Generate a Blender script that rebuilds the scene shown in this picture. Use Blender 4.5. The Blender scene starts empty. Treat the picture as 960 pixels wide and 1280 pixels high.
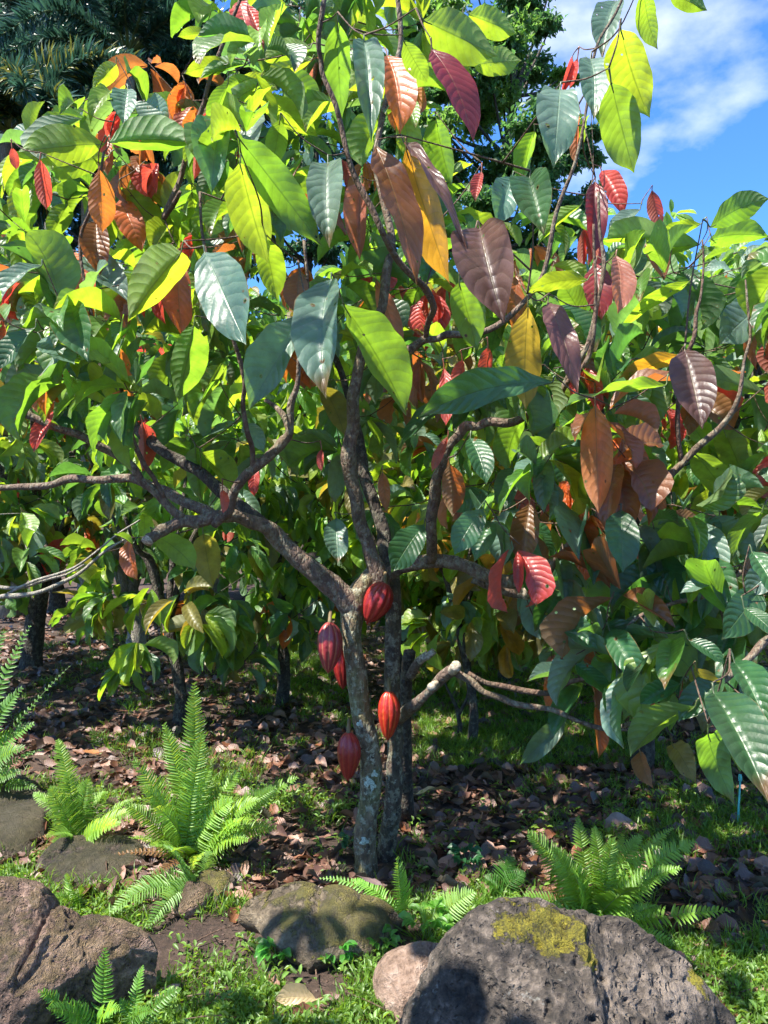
import bpy, math, random
import numpy as np
from mathutils import Vector, noise
rnd = random.Random(7); rng = np.random.default_rng(7)
R = math.radians
sc = bpy.context.scene
COL = sc.collection

# ------------------------------------------------------------------ camera, sky, sun, exposure
F = 967.0; CZ = 1.5
cam = bpy.data.cameras.new('camera'); cam_o = bpy.data.objects.new('camera', cam); COL.objects.link(cam_o)
cam_o.location = (0, 0, CZ); cam_o.rotation_euler = (R(90), 0, 0)
cam.sensor_fit = 'VERTICAL'; cam.sensor_height = 24; cam.lens = 24*F/1280
cam.clip_start = 0.05; cam.clip_end = 3000
sc.camera = cam_o
SUN = Vector((-0.46, -0.27, 0.85)).normalized()
EL = math.asin(SUN.z); AZ = math.atan2(SUN.x, SUN.y)
w = bpy.data.worlds.new('World'); sc.world = w; w.use_nodes = True
nt = w.node_tree; nt.nodes.clear()
def N(nt, t, **k):
    n = nt.nodes.new(t)
    for a, b in k.items(): setattr(n, a, b)
    return n
sky = N(nt, 'ShaderNodeTexSky', sky_type='NISHITA', sun_disc=False, sun_elevation=EL, sun_rotation=AZ % (2*math.pi))
sky.altitude = 300; sky.air_density = 1.0; sky.dust_density = 0.3; sky.ozone_density = 2.5
tc = N(nt, 'ShaderNodeTexCoord'); mp = N(nt, 'ShaderNodeMapping'); mp.inputs['Scale'].default_value = (1.0, 1.0, 1.7)
mp.inputs['Location'].default_value = (0.35, 0.1, 0.55)
ns = N(nt, 'ShaderNodeTexNoise'); ns.inputs['Scale'].default_value = 2.3; ns.inputs['Detail'].default_value = 9; ns.inputs['Roughness'].default_value = .52
sep = N(nt, 'ShaderNodeSeparateXYZ')
rp = N(nt, 'ShaderNodeMapRange'); rp.inputs[1].default_value = .60; rp.inputs[2].default_value = .73
rz = N(nt, 'ShaderNodeMapRange'); rz.inputs[1].default_value = .39; rz.inputs[2].default_value = .51   # clouds sit high in this part of the sky
add = N(nt, 'ShaderNodeMath', operation='MULTIPLY_ADD'); add.inputs[1].default_value = .17
mx = N(nt, 'ShaderNodeMix', data_type='RGBA'); mx.inputs[7].default_value = (5.0, 5.3, 5.8, 1)
bg = N(nt, 'ShaderNodeBackground'); bg.inputs[1].default_value = 0.098
wo = N(nt, 'ShaderNodeOutputWorld'); L = nt.links.new
L(tc.outputs['Generated'], mp.inputs[0]); L(mp.outputs[0], ns.inputs[0]); L(tc.outputs['Generated'], sep.inputs[0])
L(sep.outputs[2], rz.inputs[0]); L(rz.outputs[0], add.inputs[0])
sb = N(nt, 'ShaderNodeMath', operation='SUBTRACT'); sb.inputs[1].default_value = .06
L(ns.outputs[0], sb.inputs[0]); L(sb.outputs[0], add.inputs[2]); L(add.outputs[0], rp.inputs[0]); L(rp.outputs[0], mx.inputs[0])
tint = N(nt, 'ShaderNodeMix', data_type='RGBA', blend_type='MULTIPLY'); tint.inputs[0].default_value = 1
tint.inputs[7].default_value = (.42, .76, 1.18, 1)
L(sky.outputs[0], tint.inputs[6]); L(tint.outputs[2], mx.inputs[6]); L(mx.outputs[2], bg.inputs[0]); L(bg.outputs[0], wo.inputs[0])
sl = bpy.data.lights.new('sun', 'SUN'); sl.energy = 5.0; sl.angle = R(.53); sl.color = (1, .94, .83)
so = bpy.data.objects.new('sun', sl); COL.objects.link(so)
so.rotation_euler = SUN.to_track_quat('Z', 'Y').to_euler()
sc.view_settings.view_transform = 'Standard'; sc.view_settings.look = 'None'
sc.view_settings.exposure = 1.6; sc.view_settings.gamma = 1
sc.cycles.max_bounces = 6; sc.cycles.transparent_max_bounces = 5; sc.cycles.use_adaptive_sampling = True; sc.cycles.adaptive_threshold = .03; sc.cycles.diffuse_bounces = 3; sc.cycles.glossy_bounces = 2
sc.cycles.transmission_bounces = 4; sc.cycles.use_denoising = True
sc.cycles.sample_clamp_indirect = 6

# ------------------------------------------------------------------ helpers
def P(px, py, d): return np.array([(px-480)/F*d, d, CZ-(py-640)/F*d])
def G(px, py): d = CZ*F/(py-640); return P(px, py, d)
def nrm(v): v = np.asarray(v, float); return v/(np.linalg.norm(v)+1e-12)

class MB:
    """collects vertices and faces (numpy) for ONE mesh object"""
    def __init__(s): s.v = []; s.q = []; s.t = []; s.uv = []; s.c = []; s.tr = []; s.n = 0
    def add(s, v, q=None, t=None, uv=None, c=None, tr=None):
        v = np.asarray(v, np.float32).reshape(-1, 3); k = len(v); s.v.append(v)
        if q is not None and len(q): s.q.append(np.asarray(q, np.int32).reshape(-1, 4)+s.n)
        if t is not None and len(t): s.t.append(np.asarray(t, np.int32).reshape(-1, 3)+s.n)
        s.uv.append(np.zeros((k, 2), np.float32) if uv is None else np.asarray(uv, np.float32).reshape(-1, 2))
        def full(x):
            if x is None: x = (.5, .5, .5)
            x = np.asarray(x, np.float32)
            return np.broadcast_to(x, (k, 3)) if x.ndim == 1 else x
        s.c.append(full(c)); s.tr.append(full(tr)); s.n += k
    def build(s, name, mat, parent=None, smooth=True, origin=None):
        v = np.concatenate(s.v) if s.v else np.zeros((0, 3), np.float32)
        if origin is not None: v = v-np.asarray(origin, np.float32)
        q = np.concatenate(s.q) if s.q else np.zeros((0, 4), np.int32)
        t = np.concatenate(s.t) if s.t else np.zeros((0, 3), np.int32)
        me = bpy.data.meshes.new(name)
        me.vertices.add(len(v)); me.vertices.foreach_set('co', v.ravel())
        nl = len(q)*4+len(t)*3; me.loops.add(nl)
        me.loops.foreach_set('vertex_index', np.concatenate([q.ravel(), t.ravel()]))
        me.polygons.add(len(q)+len(t))
        ls = np.concatenate([np.arange(len(q))*4, len(q)*4+np.arange(len(t))*3]).astype(np.int32)
        me.polygons.foreach_set('loop_start', ls)
        me.polygons.foreach_set('use_smooth', np.full(len(q)+len(t), smooth))
        me.update(calc_edges=True)
        a = me.attributes.new('luv', 'FLOAT2', 'POINT'); a.data.foreach_set('vector', np.concatenate(s.uv).ravel())
        for nm, src in (('tint', s.c), ('trans', s.tr)):
            arr = np.concatenate(src); arr = np.concatenate([arr, np.ones((len(arr), 1), np.float32)], 1)
            a = me.color_attributes.new(nm, 'FLOAT_COLOR', 'POINT'); a.data.foreach_set('color', arr.astype(np.float32).ravel())
        me.materials.append(mat)
        o = bpy.data.objects.new(name, me); COL.objects.link(o)
        if origin is not None: o.location = origin
        if parent is not None:
            o.parent = parent
            if origin is None: o.location = tuple(-np.array(parent.location))
            else: o.location = tuple(np.array(origin)-np.array(parent.location))
        return o
def tag(o, label=None, cat=None, group=None, kind=None):
    for k, v in (('label', label), ('category', cat), ('group', group), ('kind', kind)):
        if v: o[k] = v
    return o
def empty(name, loc):
    o = bpy.data.objects.new(name, None); COL.objects.link(o); o.location = tuple(float(x) for x in loc); o.empty_display_size = .1
    return o

# ------------------------------------------------------------------ materials
def mat(name):
    m = bpy.data.materials.new(name); m.use_nodes = True; t = m.node_tree; t.nodes.clear()
    return m, t, N(t, 'ShaderNodeOutputMaterial')
def ramp(t, src, stops):
    r = N(t, 'ShaderNodeValToRGB'); e = r.color_ramp.elements
    while len(e) < len(stops): e.new(.5)
    for x, (p, c) in zip(e, stops): x.position = p; x.color = (*c, 1) if len(c) == 3 else c
    t.links.new(src, r.inputs[0]); return r.outputs[0]
def mixc(t, f, a, b, mode='MIX'):
    m = N(t, 'ShaderNodeMix', data_type='RGBA', blend_type=mode)
    for i, x in ((0, f), (6, a), (7, b)):
        if hasattr(x, 'links'): t.links.new(x, m.inputs[i])
        else: m.inputs[i].default_value = x if i == 0 else (*x, 1)
    return m.outputs[2]
def mth(t, op, a, b=None, c=None):
    m = N(t, 'ShaderNodeMath', operation=op)
    for i, x in enumerate((a, b, c)):
        if x is None: continue
        if hasattr(x, 'links'): t.links.new(x, m.inputs[i])
        else: m.inputs[i].default_value = x
    return m.outputs[0]
def noise_(t, vec, s, d=4, r=.5):
    n = N(t, 'ShaderNodeTexNoise'); n.inputs['Scale'].default_value = s; n.inputs['Detail'].default_value = d; n.inputs['Roughness'].default_value = r
    if vec is not None: t.links.new(vec, n.inputs[0])
    return n.outputs[0]

def leaf_material(name, veins=11, rough=.38, mixt=.45, bump=.40, patchy=True):
    m, t, out = mat(name); lk = t.links.new
    uv = N(t, 'ShaderNodeAttribute', attribute_name='luv'); col = N(t, 'ShaderNodeAttribute', attribute_name='tint'); tr = N(t, 'ShaderNodeAttribute', attribute_name='trans')
    sp = N(t, 'ShaderNodeSeparateXYZ'); lk(uv.outputs['Vector'], sp.inputs[0])
    au = mth(t, 'ABSOLUTE', sp.outputs[0])                       # 0 midrib .. 1 edge
    geo = N(t, 'ShaderNodeNewGeometry'); pos = geo.outputs['Position']
    nz = noise_(t, pos, 22, 3)
    ph = mth(t, 'SUBTRACT', mth(t, 'MULTIPLY', sp.outputs[1], veins), mth(t, 'MULTIPLY', mth(t, 'POWER', au, 1.35), 1.9))
    ph = mth(t, 'ADD', ph, mth(t, 'ADD', mth(t, 'MULTIPLY', nz, .45), mth(t, 'MULTIPLY', noise_(t, pos, 7, 2), .9)))
    fr = mth(t, 'ABSOLUTE', mth(t, 'SUBTRACT', mth(t, 'FRACT', ph), .5))   # 0.5 at vein
    vein = N(t, 'ShaderNodeMapRange'); vein.inputs[1].default_value = .43; vein.inputs[2].default_value = .5; lk(fr, vein.inputs[0])
    mid = N(t, 'ShaderNodeMapRange'); mid.inputs[1].default_value = .055; mid.inputs[2].default_value = .015; lk(au, mid.inputs[0])
    vv = mth(t, 'MAXIMUM', mth(t, 'MULTIPLY', vein.outputs[0], .38), mid.outputs[0])
    cells = N(t, 'ShaderNodeTexVoronoi', feature='DISTANCE_TO_EDGE'); cells.inputs['Scale'].default_value = 190; lk(pos, cells.inputs[0])
    hgt = mth(t, 'SUBTRACT', mth(t, 'MULTIPLY', mth(t, 'SINE', mth(t, 'MULTIPLY', mth(t, 'SUBTRACT', .5, fr), 3.14159)), 1.0), mth(t, 'MULTIPLY', mid.outputs[0], .8))
    hgt = mth(t, 'ADD', hgt, mth(t, 'MULTIPLY', noise_(t, pos, 120, 3), .6))
    bp = N(t, 'ShaderNodeBump'); bp.inputs['Strength'].default_value = bump; bp.inputs['Distance'].default_value = .004; lk(hgt, bp.inputs['Height'])
    base = mixc(t, mth(t, 'MULTIPLY', vv, .55), col.outputs['Color'], mixc(t, .35, mixc(t, 1, col.outputs['Color'], (1.9, 1.9, 1.6), 'MULTIPLY'), (.2, .24, .08)))
    bl = noise_(t, pos, 13, 4, .6)
    blr = N(t, 'ShaderNodeMapRange'); blr.inputs[1].default_value = .3; blr.inputs[2].default_value = .7; blr.inputs[3].default_value = .68; blr.inputs[4].default_value = 1.3; lk(bl, blr.inputs[0])
    bm = N(t, 'ShaderNodeVectorMath', operation='SCALE'); lk(base, bm.inputs[0]); lk(blr.outputs[0], bm.inputs['Scale'])
    base = bm.outputs[0]
    if patchy:                                                   # brown specks, bite marks and dry edges of old leaves
        sn = noise_(t, pos, 55, 3, .7)
        spk = N(t, 'ShaderNodeMapRange'); spk.inputs[1].default_value = .69; spk.inputs[2].default_value = .73; lk(sn, spk.inputs[0])
        base = mixc(t, mth(t, 'MULTIPLY', spk.outputs[0], .7), base, (.10, .055, .02))
        en = mth(t, 'MULTIPLY', mth(t, 'POWER', au, 6), noise_(t, pos, 9, 2))
        er = N(t, 'ShaderNodeMapRange'); er.inputs[1].default_value = .5; er.inputs[2].default_value = .62; lk(en, er.inputs[0])
        base = mixc(t, er.outputs[0], base, (.17, .09, .03))
        tp_ = N(t, 'ShaderNodeMapRange'); tp_.inputs[1].default_value = 1.22; tp_.inputs[2].default_value = 1.34; lk(mth(t, 'ADD', sp.outputs[1], mth(t, 'MULTIPLY', noise_(t, pos, 6, 3), .62)), tp_.inputs[0])
        base = mixc(t, tp_.outputs[0], base, (.15, .08, .03))
        hv = N(t, 'ShaderNodeTexVoronoi'); hv.inputs['Scale'].default_value = 34; lk(pos, hv.inputs[0]); hs = N(t, 'ShaderNodeSeparateColor'); lk(hv.outputs['Color'], hs.inputs[0])
        sel = mth(t, 'GREATER_THAN', hs.outputs[0], .90); hr = mth(t, 'ADD', hv.outputs['Distance'], mth(t, 'MULTIPLY', noise_(t, pos, 160, 2), .12))
        hole = mth(t, 'MULTIPLY', sel, mth(t, 'LESS_THAN', hr, .22)); rim = mth(t, 'MULTIPLY', sel, mth(t, 'LESS_THAN', hr, .31)); base = mixc(t, rim, base, (.13, .07, .025))
    under = mixc(t, .25, base, (.22, .26, .14))                     # paler matt underside
    base2 = mixc(t, geo.outputs['Backfacing'], base, under)
    pr = N(t, 'ShaderNodeBsdfPrincipled'); lk(base2, pr.inputs['Base Color']); lk(bp.outputs[0], pr.inputs['Normal'])
    rr = mth(t, 'ADD', mth(t, 'MULTIPLY', geo.outputs['Backfacing'], .2), mth(t, 'ADD', rough-.16, mth(t, 'MULTIPLY', noise_(t, pos, 30, 5, .7), .42)))
    lk(rr, pr.inputs['Roughness']); pr.inputs['Specular IOR Level'].default_value = .85
    tl = N(t, 'ShaderNodeBsdfTranslucent')
    tcv = mixc(t, mth(t, 'MULTIPLY', vv, .85), tr.outputs['Color'], mixc(t, 1, tr.outputs['Color'], (.45, .5, .4), 'MULTIPLY'))
    tb = N(t, 'ShaderNodeVectorMath', operation='SCALE'); lk(tcv, tb.inputs[0]); lk(blr.outputs[0], tb.inputs['Scale'])
    lk(tb.outputs[0], tl.inputs[0])
    b2 = N(t, 'ShaderNodeBump'); b2.inputs['Strength'].default_value = bump*.42; b2.inputs['Distance'].default_value = .004; lk(hgt, b2.inputs['Height']); lk(b2.outputs[0], tl.inputs['Normal'])
    ms = N(t, 'ShaderNodeMixShader'); ms.inputs[0].default_value = mixt; lk(pr.outputs[0], ms.inputs[1]); lk(tl.outputs[0], ms.inputs[2]); 
    if patchy:
        tpn = N(t, 'ShaderNodeBsdfTransparent'); mh = N(t, 'ShaderNodeMixShader'); lk(hole, mh.inputs[0]); lk(ms.outputs[0], mh.inputs[1]); lk(tpn.outputs[0], mh.inputs[2]); lk(mh.outputs[0], out.inputs[0])
    else: lk(ms.outputs[0], out.inputs[0])
    return m
M_leaf = leaf_material('cacao_leaf_skin')
M_leafbg = leaf_material('distant_cacao_leaf_skin', veins=8, rough=.42, patchy=False)
def simple_leaf(name, mixt=.35, rough=.5):
    m, t, out = mat(name); lk = t.links.new
    col = N(t, 'ShaderNodeAttribute', attribute_name='tint'); tr = N(t, 'ShaderNodeAttribute', attribute_name='trans')
    pr = N(t, 'ShaderNodeBsdfPrincipled'); lk(col.outputs['Color'], pr.inputs['Base Color']); pr.inputs['Roughness'].default_value = rough
    tl = N(t, 'ShaderNodeBsdfTranslucent'); lk(tr.outputs['Color'], tl.inputs[0])
    ms = N(t, 'ShaderNodeMixShader'); ms.inputs[0].default_value = mixt; lk(pr.outputs[0], ms.inputs[1]); lk(tl.outputs[0], ms.inputs[2]); lk(ms.outputs[0], out.inputs[0])
    return m
M_fine = simple_leaf('fine_foliage'); M_fern = simple_leaf('fern_frond_skin', .42, .42); M_grass = simple_leaf('grass_blade_skin', .35, .45)
M_palm = simple_leaf('palm_leaflet_skin', .15, .35)

def bark_material(name, c1, c2, lichen=.5, moss=0., scale=1.0):
    m, t, out = mat(name); lk = t.links.new
    geo = N(t, 'ShaderNodeNewGeometry'); pos = geo.outputs['Position']
    mpn = N(t, 'ShaderNodeMapping'); mpn.inputs['Scale'].default_value = (scale, scale, scale*.45); lk(pos, mpn.inputs[0]); v = mpn.outputs[0]
    n1 = noise_(t, v, 38, 8, .72); n2 = noise_(t, pos, 30*scale, 6, .7); n3 = noise_(t, pos, 7*scale, 3)
    base = ramp(t, n1, [(.32, c1), (.62, c2)])
    lm = ramp(t, n2, [(.51, (0, 0, 0)), (.55, (1, 1, 1))])
    base = mixc(t, mth(t, 'MULTIPLY', lm, lichen), base, ramp(t, noise_(t, pos, 70, 3), [(.35, (.17, .16, .10)), (.65, (.40, .39, .29))]))
    if moss:
        mm = ramp(t, n3, [(.48, (0, 0, 0)), (.58, (1, 1, 1))])
        base = mixc(t, mth(t, 'MULTIPLY', mm, moss), base, ramp(t, n1, [(.3, (.035, .045, .008)), (.7, (.16, .17, .02))]))
    vo = N(t, 'ShaderNodeTexVoronoi', feature='DISTANCE_TO_EDGE'); vo.inputs['Scale'].default_value = 60*scale; lk(v, vo.inputs[0])
    h = mth(t, 'ADD', mth(t, 'MULTIPLY', n1, 1.2), mth(t, 'ADD', mth(t, 'MINIMUM', mth(t, 'MULTIPLY', vo.outputs['Distance'], 2.), .5), mth(t, 'MULTIPLY', n2, .8)))
    bp = N(t, 'ShaderNodeBump'); bp.inputs['Strength'].default_value = .9; bp.inputs['Distance'].default_value = .008; lk(h, bp.inputs['Height'])
    pr = N(t, 'ShaderNodeBsdfPrincipled'); lk(base, pr.inputs['Base Color']); pr.inputs['Roughness'].default_value = .85; lk(bp.outputs[0], pr.inputs['Normal']); lk(pr.outputs[0], out.inputs[0])
    return m
M_bark = bark_material('lichened_cacao_bark', (.022, .015, .009), (.20, .145, .085), .8, .38)
M_limb = bark_material('cacao_branch_bark', (.035, .02, .014), (.16, .105, .075), .35, .12)
M_twig = bark_material('twig_bark', (.05, .028, .018), (.13, .075, .05), .15)
M_dark = bark_material('dark_bark', (.012, .009, .007), (.05, .036, .026), .2)  # darkest bark tone, for rear stems and most background trunks
M_dark2 = bark_material('dark_mottled_bark', (.02, .014, .01), (.10, .07, .05), .5, .1)
M_grey = bark_material('pale_weathered_bark', (.10, .085, .07), (.30, .27, .23), .6)
def plain(name, c, r=.6, c2=None, s=40):
    m, t, out = mat(name); pr = N(t, 'ShaderNodeBsdfPrincipled'); pr.inputs['Roughness'].default_value = r
    geo = N(t, 'ShaderNodeNewGeometry')
    t.links.new(ramp(t, noise_(t, geo.outputs['Position'], s, 4), [(.35, c), (.65, c2 or tuple(min(1, x*1.4) for x in c))]), pr.inputs['Base Color']); t.links.new(pr.outputs[0], out.inputs[0]); return m
M_cut = plain('pale_cut_wood', (.16, .12, .08), .8, (.50, .43, .33), 90)
M_stalk = plain('woody_stalk', (.10, .07, .03), .7)

def pod_material(name, c_low, c_high):
    m, t, out = mat(name); lk = t.links.new
    col = N(t, 'ShaderNodeAttribute', attribute_name='luv'); sp = N(t, 'ShaderNodeSeparateXYZ'); lk(col.outputs['Vector'], sp.inputs[0])
    geo = N(t, 'ShaderNodeNewGeometry'); n1 = noise_(t, geo.outputs['Position'], 60, 6, .65); n2 = noise_(t, geo.outputs['Position'], 420, 3, .6)
    f = mth(t, 'ADD', sp.outputs[0], mth(t, 'MULTIPLY', mth(t, 'SUBTRACT', n1, .5), .9))
    base = ramp(t, f, [(.5, c_low), (1.2 if False else 1., tuple(a*.45+b*.55 for a, b in zip(c_low, c_high)))])
    sk = ramp(t, n2, [(.56, (0, 0, 0)), (.66, (1, 1, 1))])
    base = mixc(t, mth(t, 'MULTIPLY', sk, .5), base, (.30, .12, .05))
    bp = N(t, 'ShaderNodeBump'); bp.inputs['Strength'].default_value = .45; bp.inputs['Distance'].default_value = .003
    lk(mth(t, 'ADD', n1, mth(t, 'MULTIPLY', n2, .25)), bp.inputs['Height'])
    pr = N(t, 'ShaderNodeBsdfPrincipled'); lk(base, pr.inputs['Base Color']); pr.inputs['Roughness'].default_value = .36; pr.inputs['Specular IOR Level'].default_value = .5
    lk(bp.outputs[0], pr.inputs['Normal']); lk(pr.outputs[0], out.inputs[0]); return m

def rock_material(name, c1, c2, c3, pits=.8, moss=0, mossc=((.10, .085, .006), (.42, .36, .03)), mossloc=None, rough=.9, lich=.3):
    m, t, out = mat(name); lk = t.links.new
    tcn = N(t, 'ShaderNodeTexCoord'); pos = tcn.outputs['Object']
    n1 = noise_(t, pos, 5, 8, .65); n2 = noise_(t, pos, 42, 6, .7); n3 = noise_(t, pos, 14, 4, .6)
    base = ramp(t, mth(t, 'ADD', mth(t, 'MULTIPLY', n1, .6), mth(t, 'MULTIPLY', n2, .4)), [(.40, c1), (.5, c2), (.60, c3)])
    vo = N(t, 'ShaderNodeTexVoronoi'); vo.inputs['Scale'].default_value = 55
    wv = N(t, 'ShaderNodeVectorMath', operation='ADD'); ws = N(t, 'ShaderNodeVectorMath', operation='SCALE'); ws.inputs['Scale'].default_value = .05
    nn = N(t, 'ShaderNodeTexNoise'); nn.inputs['Scale'].default_value = 20; lk(pos, nn.inputs[0]); lk(nn.outputs[1], ws.inputs[0]); lk(pos, wv.inputs[0]); lk(ws.outputs[0], wv.inputs[1]); lk(wv.outputs[0], vo.inputs[0])
    pit = N(t, 'ShaderNodeMapRange'); pit.inputs[1].default_value = .16; pit.inputs[2].default_value = .36; lk(vo.outputs[0], pit.inputs[0])
    pitm = mth(t, 'MAXIMUM', pit.outputs[0], ramp(t, n3, [(.42, (1, 1, 1)), (.54, (0, 0, 0))]))
    lm = ramp(t, noise_(t, pos, 24, 5, .7), [(.64, (0, 0, 0)), (.68, (1, 1, 1))])
    base = mixc(t, mth(t, 'MULTIPLY', lm, lich), base, (.45, .46, .42))
    h = mth(t, 'ADD', mth(t, 'MULTIPLY', pitm, pits), mth(t, 'ADD', mth(t, 'MULTIPLY', n2, .9), mth(t, 'MULTIPLY', n1, 1.2)))
    if moss:
        nrmz = N(t, 'ShaderNodeSeparateXYZ'); geo = N(t, 'ShaderNodeNewGeometry'); lk(geo.outputs['Normal'], nrmz.inputs[0])
        if mossloc:
            acc = None
            for loc, rad in mossloc:
                ds = N(t, 'ShaderNodeVectorMath', operation='DISTANCE'); lk(pos, ds.inputs[0]); ds.inputs[1].default_value = loc
                f = mth(t, 'SUBTRACT', 1., mth(t, 'DIVIDE', ds.outputs['Value'], rad))
                acc = f if acc is None else mth(t, 'MAXIMUM', acc, f)
            f = mth(t, 'ADD', mth(t, 'MULTIPLY', acc, .9), mth(t, 'MULTIPLY', mth(t, 'SUBTRACT', noise_(t, pos, 17, 6, .75), .5), 3.4))
        else:
            f = mth(t, 'ADD', mth(t, 'MULTIPLY', mth(t, 'SUBTRACT', nrmz.outputs[2], .55), .8), mth(t, 'MULTIPLY', mth(t, 'SUBTRACT', noise_(t, pos, 7, 6, .7), .5), 2.6))
        mr = N(t, 'ShaderNodeMapRange'); mr.inputs[1].default_value = .02; mr.inputs[2].default_value = .22; lk(f, mr.inputs[0])
        mn = noise_(t, pos, 170, 4, .7)
        base = mixc(t, mth(t, 'MULTIPLY', mr.outputs[0], moss), base, ramp(t, mth(t, 'ADD', mth(t, 'MULTIPLY', mn, .5), mth(t, 'MULTIPLY', noise_(t, pos, 26, 3), .5)), [(.38, mossc[0]), (.58, mossc[1])]))
        h = mth(t, 'ADD', h, mth(t, 'MULTIPLY', mr.outputs[0], mth(t, 'MULTIPLY', mn, 2.2)))
    bp = N(t, 'ShaderNodeBump'); bp.inputs['Strength'].default_value = 1; bp.inputs['Distance'].default_value = .03; lk(h, bp.inputs['Height'])
    pr = N(t, 'ShaderNodeBsdfPrincipled'); lk(base, pr.inputs['Base Color']); pr.inputs['Roughness'].default_value = rough; lk(bp.outputs[0], pr.inputs['Normal']); lk(pr.outputs[0], out.inputs[0])
    return m

# ------------------------------------------------------------------ leaf shapes
WV = np.array([0, .05, .12, .22, .35, .5, .65, .77, .86, .92, .96, 1.])
WW = np.array([.05, .2, .46, .74, .94, 1., .95, .78, .5, .24, .1, .01])
def leaf_template(nu, nv, bend=.8, fold=.12, wave=.03, seed=0, prof=(WV, WW), corr=.0, twist=0., cup=0.):
    r = random.Random(seed)
    us = np.linspace(-1, 1, nu); vs = np.linspace(0, 1, nv)**.94
    sv = np.linspace(0, 1, 60); ang = bend*(sv**1.3-.35)
    cy = np.concatenate([[0], np.cumsum(np.cos((ang[1:]+ang[:-1])/2))])/59; cz = np.concatenate([[0], -np.cumsum(np.sin((ang[1:]+ang[:-1])/2))])/59
    Y = np.interp(vs, sv, cy); Z = np.interp(vs, sv, cz); A = np.interp(vs, sv, ang)
    ch = math.hypot(Y[-1], Z[-1]); ca, sa = Y[-1]/ch, Z[-1]/ch
    p1, p2 = r.random()*6.3, r.random()*6.3; asym = r.uniform(-.05, .05)
    pts = np.zeros((nv, nu, 3)); uv = np.zeros((nv, nu, 2))
    for j in range(nv):
        wv = np.interp(vs[j], *prof); tw = twist*vs[j]
        for i in range(nu):
            u = us[i]; x = u*wv*.5*(1+asym*u)
            lift = fold*abs(x)*1.2+wave*abs(u)**2*math.sin(6.28*(2.6+.8*(u > 0))*vs[j]+(p1 if u > 0 else p2))*min(1, 4*vs[j])
            lift += corr*math.sin(6.283*(11*vs[j]-1.9*abs(u)**1.35))*abs(u)**.6*(1.15-abs(u))
            lift -= x*tw; lift += cup*x*x*3
            # local frame: y along blade, z normal
            y = Y[j]+math.sin(A[j])*lift; z = Z[j]+math.cos(A[j])*lift
            pts[j, i] = (x, (y*ca+z*sa)/ch, (-y*sa+z*ca)/ch); uv[j, i] = (u, vs[j])
    idx = np.arange(nu*nv).reshape(nv, nu)
    q = np.stack([idx[:-1, :-1], idx[:-1, 1:], idx[1:, 1:], idx[1:, :-1]], -1).reshape(-1, 4)
    return pts.reshape(-1, 3), q, uv.reshape(-1, 2)
T_hero = [leaf_template(9, 34, rnd.uniform(.25, 1.15), rnd.uniform(.05, .4), rnd.uniform(.01, .028), k, corr=.0018, twist=rnd.uniform(-.5, .5)) for k in range(10)]
T_mid = [leaf_template(5, 12, rnd.uniform(.3, 1.5), rnd.uniform(.05, .5), rnd.uniform(.01, .035), 20+k, twist=rnd.uniform(-.7, .7)) for k in range(10)]
T_low = [leaf_template(3, 7, rnd.uniform(.3, 1.4), rnd.uniform(.1, .5), 0, 40+k) for k in range(6)]
LINW = (np.array([0, .1, .3, .7, 1.]), np.array([.2, .8, 1, .8, .02]))

def place(mb, T, base, a, n, Ls, Ws, c, tr):
    """many leaves of one template at once; a = blade direction, n = upper-side normal"""
    tp, q, uv = T; base = np.atleast_2d(base); a = np.atleast_2d(a).astype(float); n = np.atleast_2d(n).astype(float); K = len(base)
    a = a/np.linalg.norm(a, axis=1, keepdims=True); b = np.cross(a, n); b /= np.linalg.norm(b, axis=1, keepdims=True)+1e-9; n = np.cross(b, a)
    Ls = np.broadcast_to(Ls, K); Ws = np.broadcast_to(Ws, K)
    v = base[:, None]+tp[None, :, 0:1]*Ws[:, None, None]*b[:, None]+tp[None, :, 1:2]*Ls[:, None, None]*a[:, None]+tp[None, :, 2:3]*Ls[:, None, None]*n[:, None]
    k = len(tp); qq = (q[None]+(np.arange(K)*k)[:, None, None]).reshape(-1, 4)
    c = np.broadcast_to(c, (K, 3)); tr = np.broadcast_to(tr, (K, 3))
    mb.add(v.reshape(-1, 3), qq, None, (np.tile(uv, (K, 1))*np.repeat(np.stack([np.ones(K), rng.uniform(.84, 1.12, K)], 1), k, 0)), np.repeat(c, k, 0), np.repeat(tr, k, 0))

CLS = {  # blade colour (S paled to imitate sky glare), colour of light passing through
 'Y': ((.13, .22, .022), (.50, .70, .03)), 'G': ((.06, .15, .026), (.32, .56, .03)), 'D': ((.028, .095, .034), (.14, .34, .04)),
 'S': ((.11, .19, .145), (.22, .42, .07)), 'R': ((.44, .045, .035), (.95, .11, .07)), 'O': ((.42, .10, .022), (.95, .27, .035)),
 'B': ((.17, .065, .022), (.55, .17, .035)), 'P': ((.11, .05, .045), (.35, .12, .06)), 'L': ((.12, .11, .025), (.45, .36, .035)),
 'M': ((.20, .022, .025), (.55, .04, .04)), 'K': ((.32, .11, .07), (.75, .26, .12)), 'E': ((.30, .14, .015), (.95, .48, .03))}
def lcol(k, r=rnd, j=.18):
    c, t = CLS[k]; f = 1+r.uniform(-j, j); h = r.uniform(-.1, .1)
    return np.array([c[0]*f*(1+h), c[1]*f*(1-h*.4), c[2]*f]), np.clip(np.array([t[0]*f*(1+h), t[1]*f*(1-h*.4), t[2]*f]), 0, .95)

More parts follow.
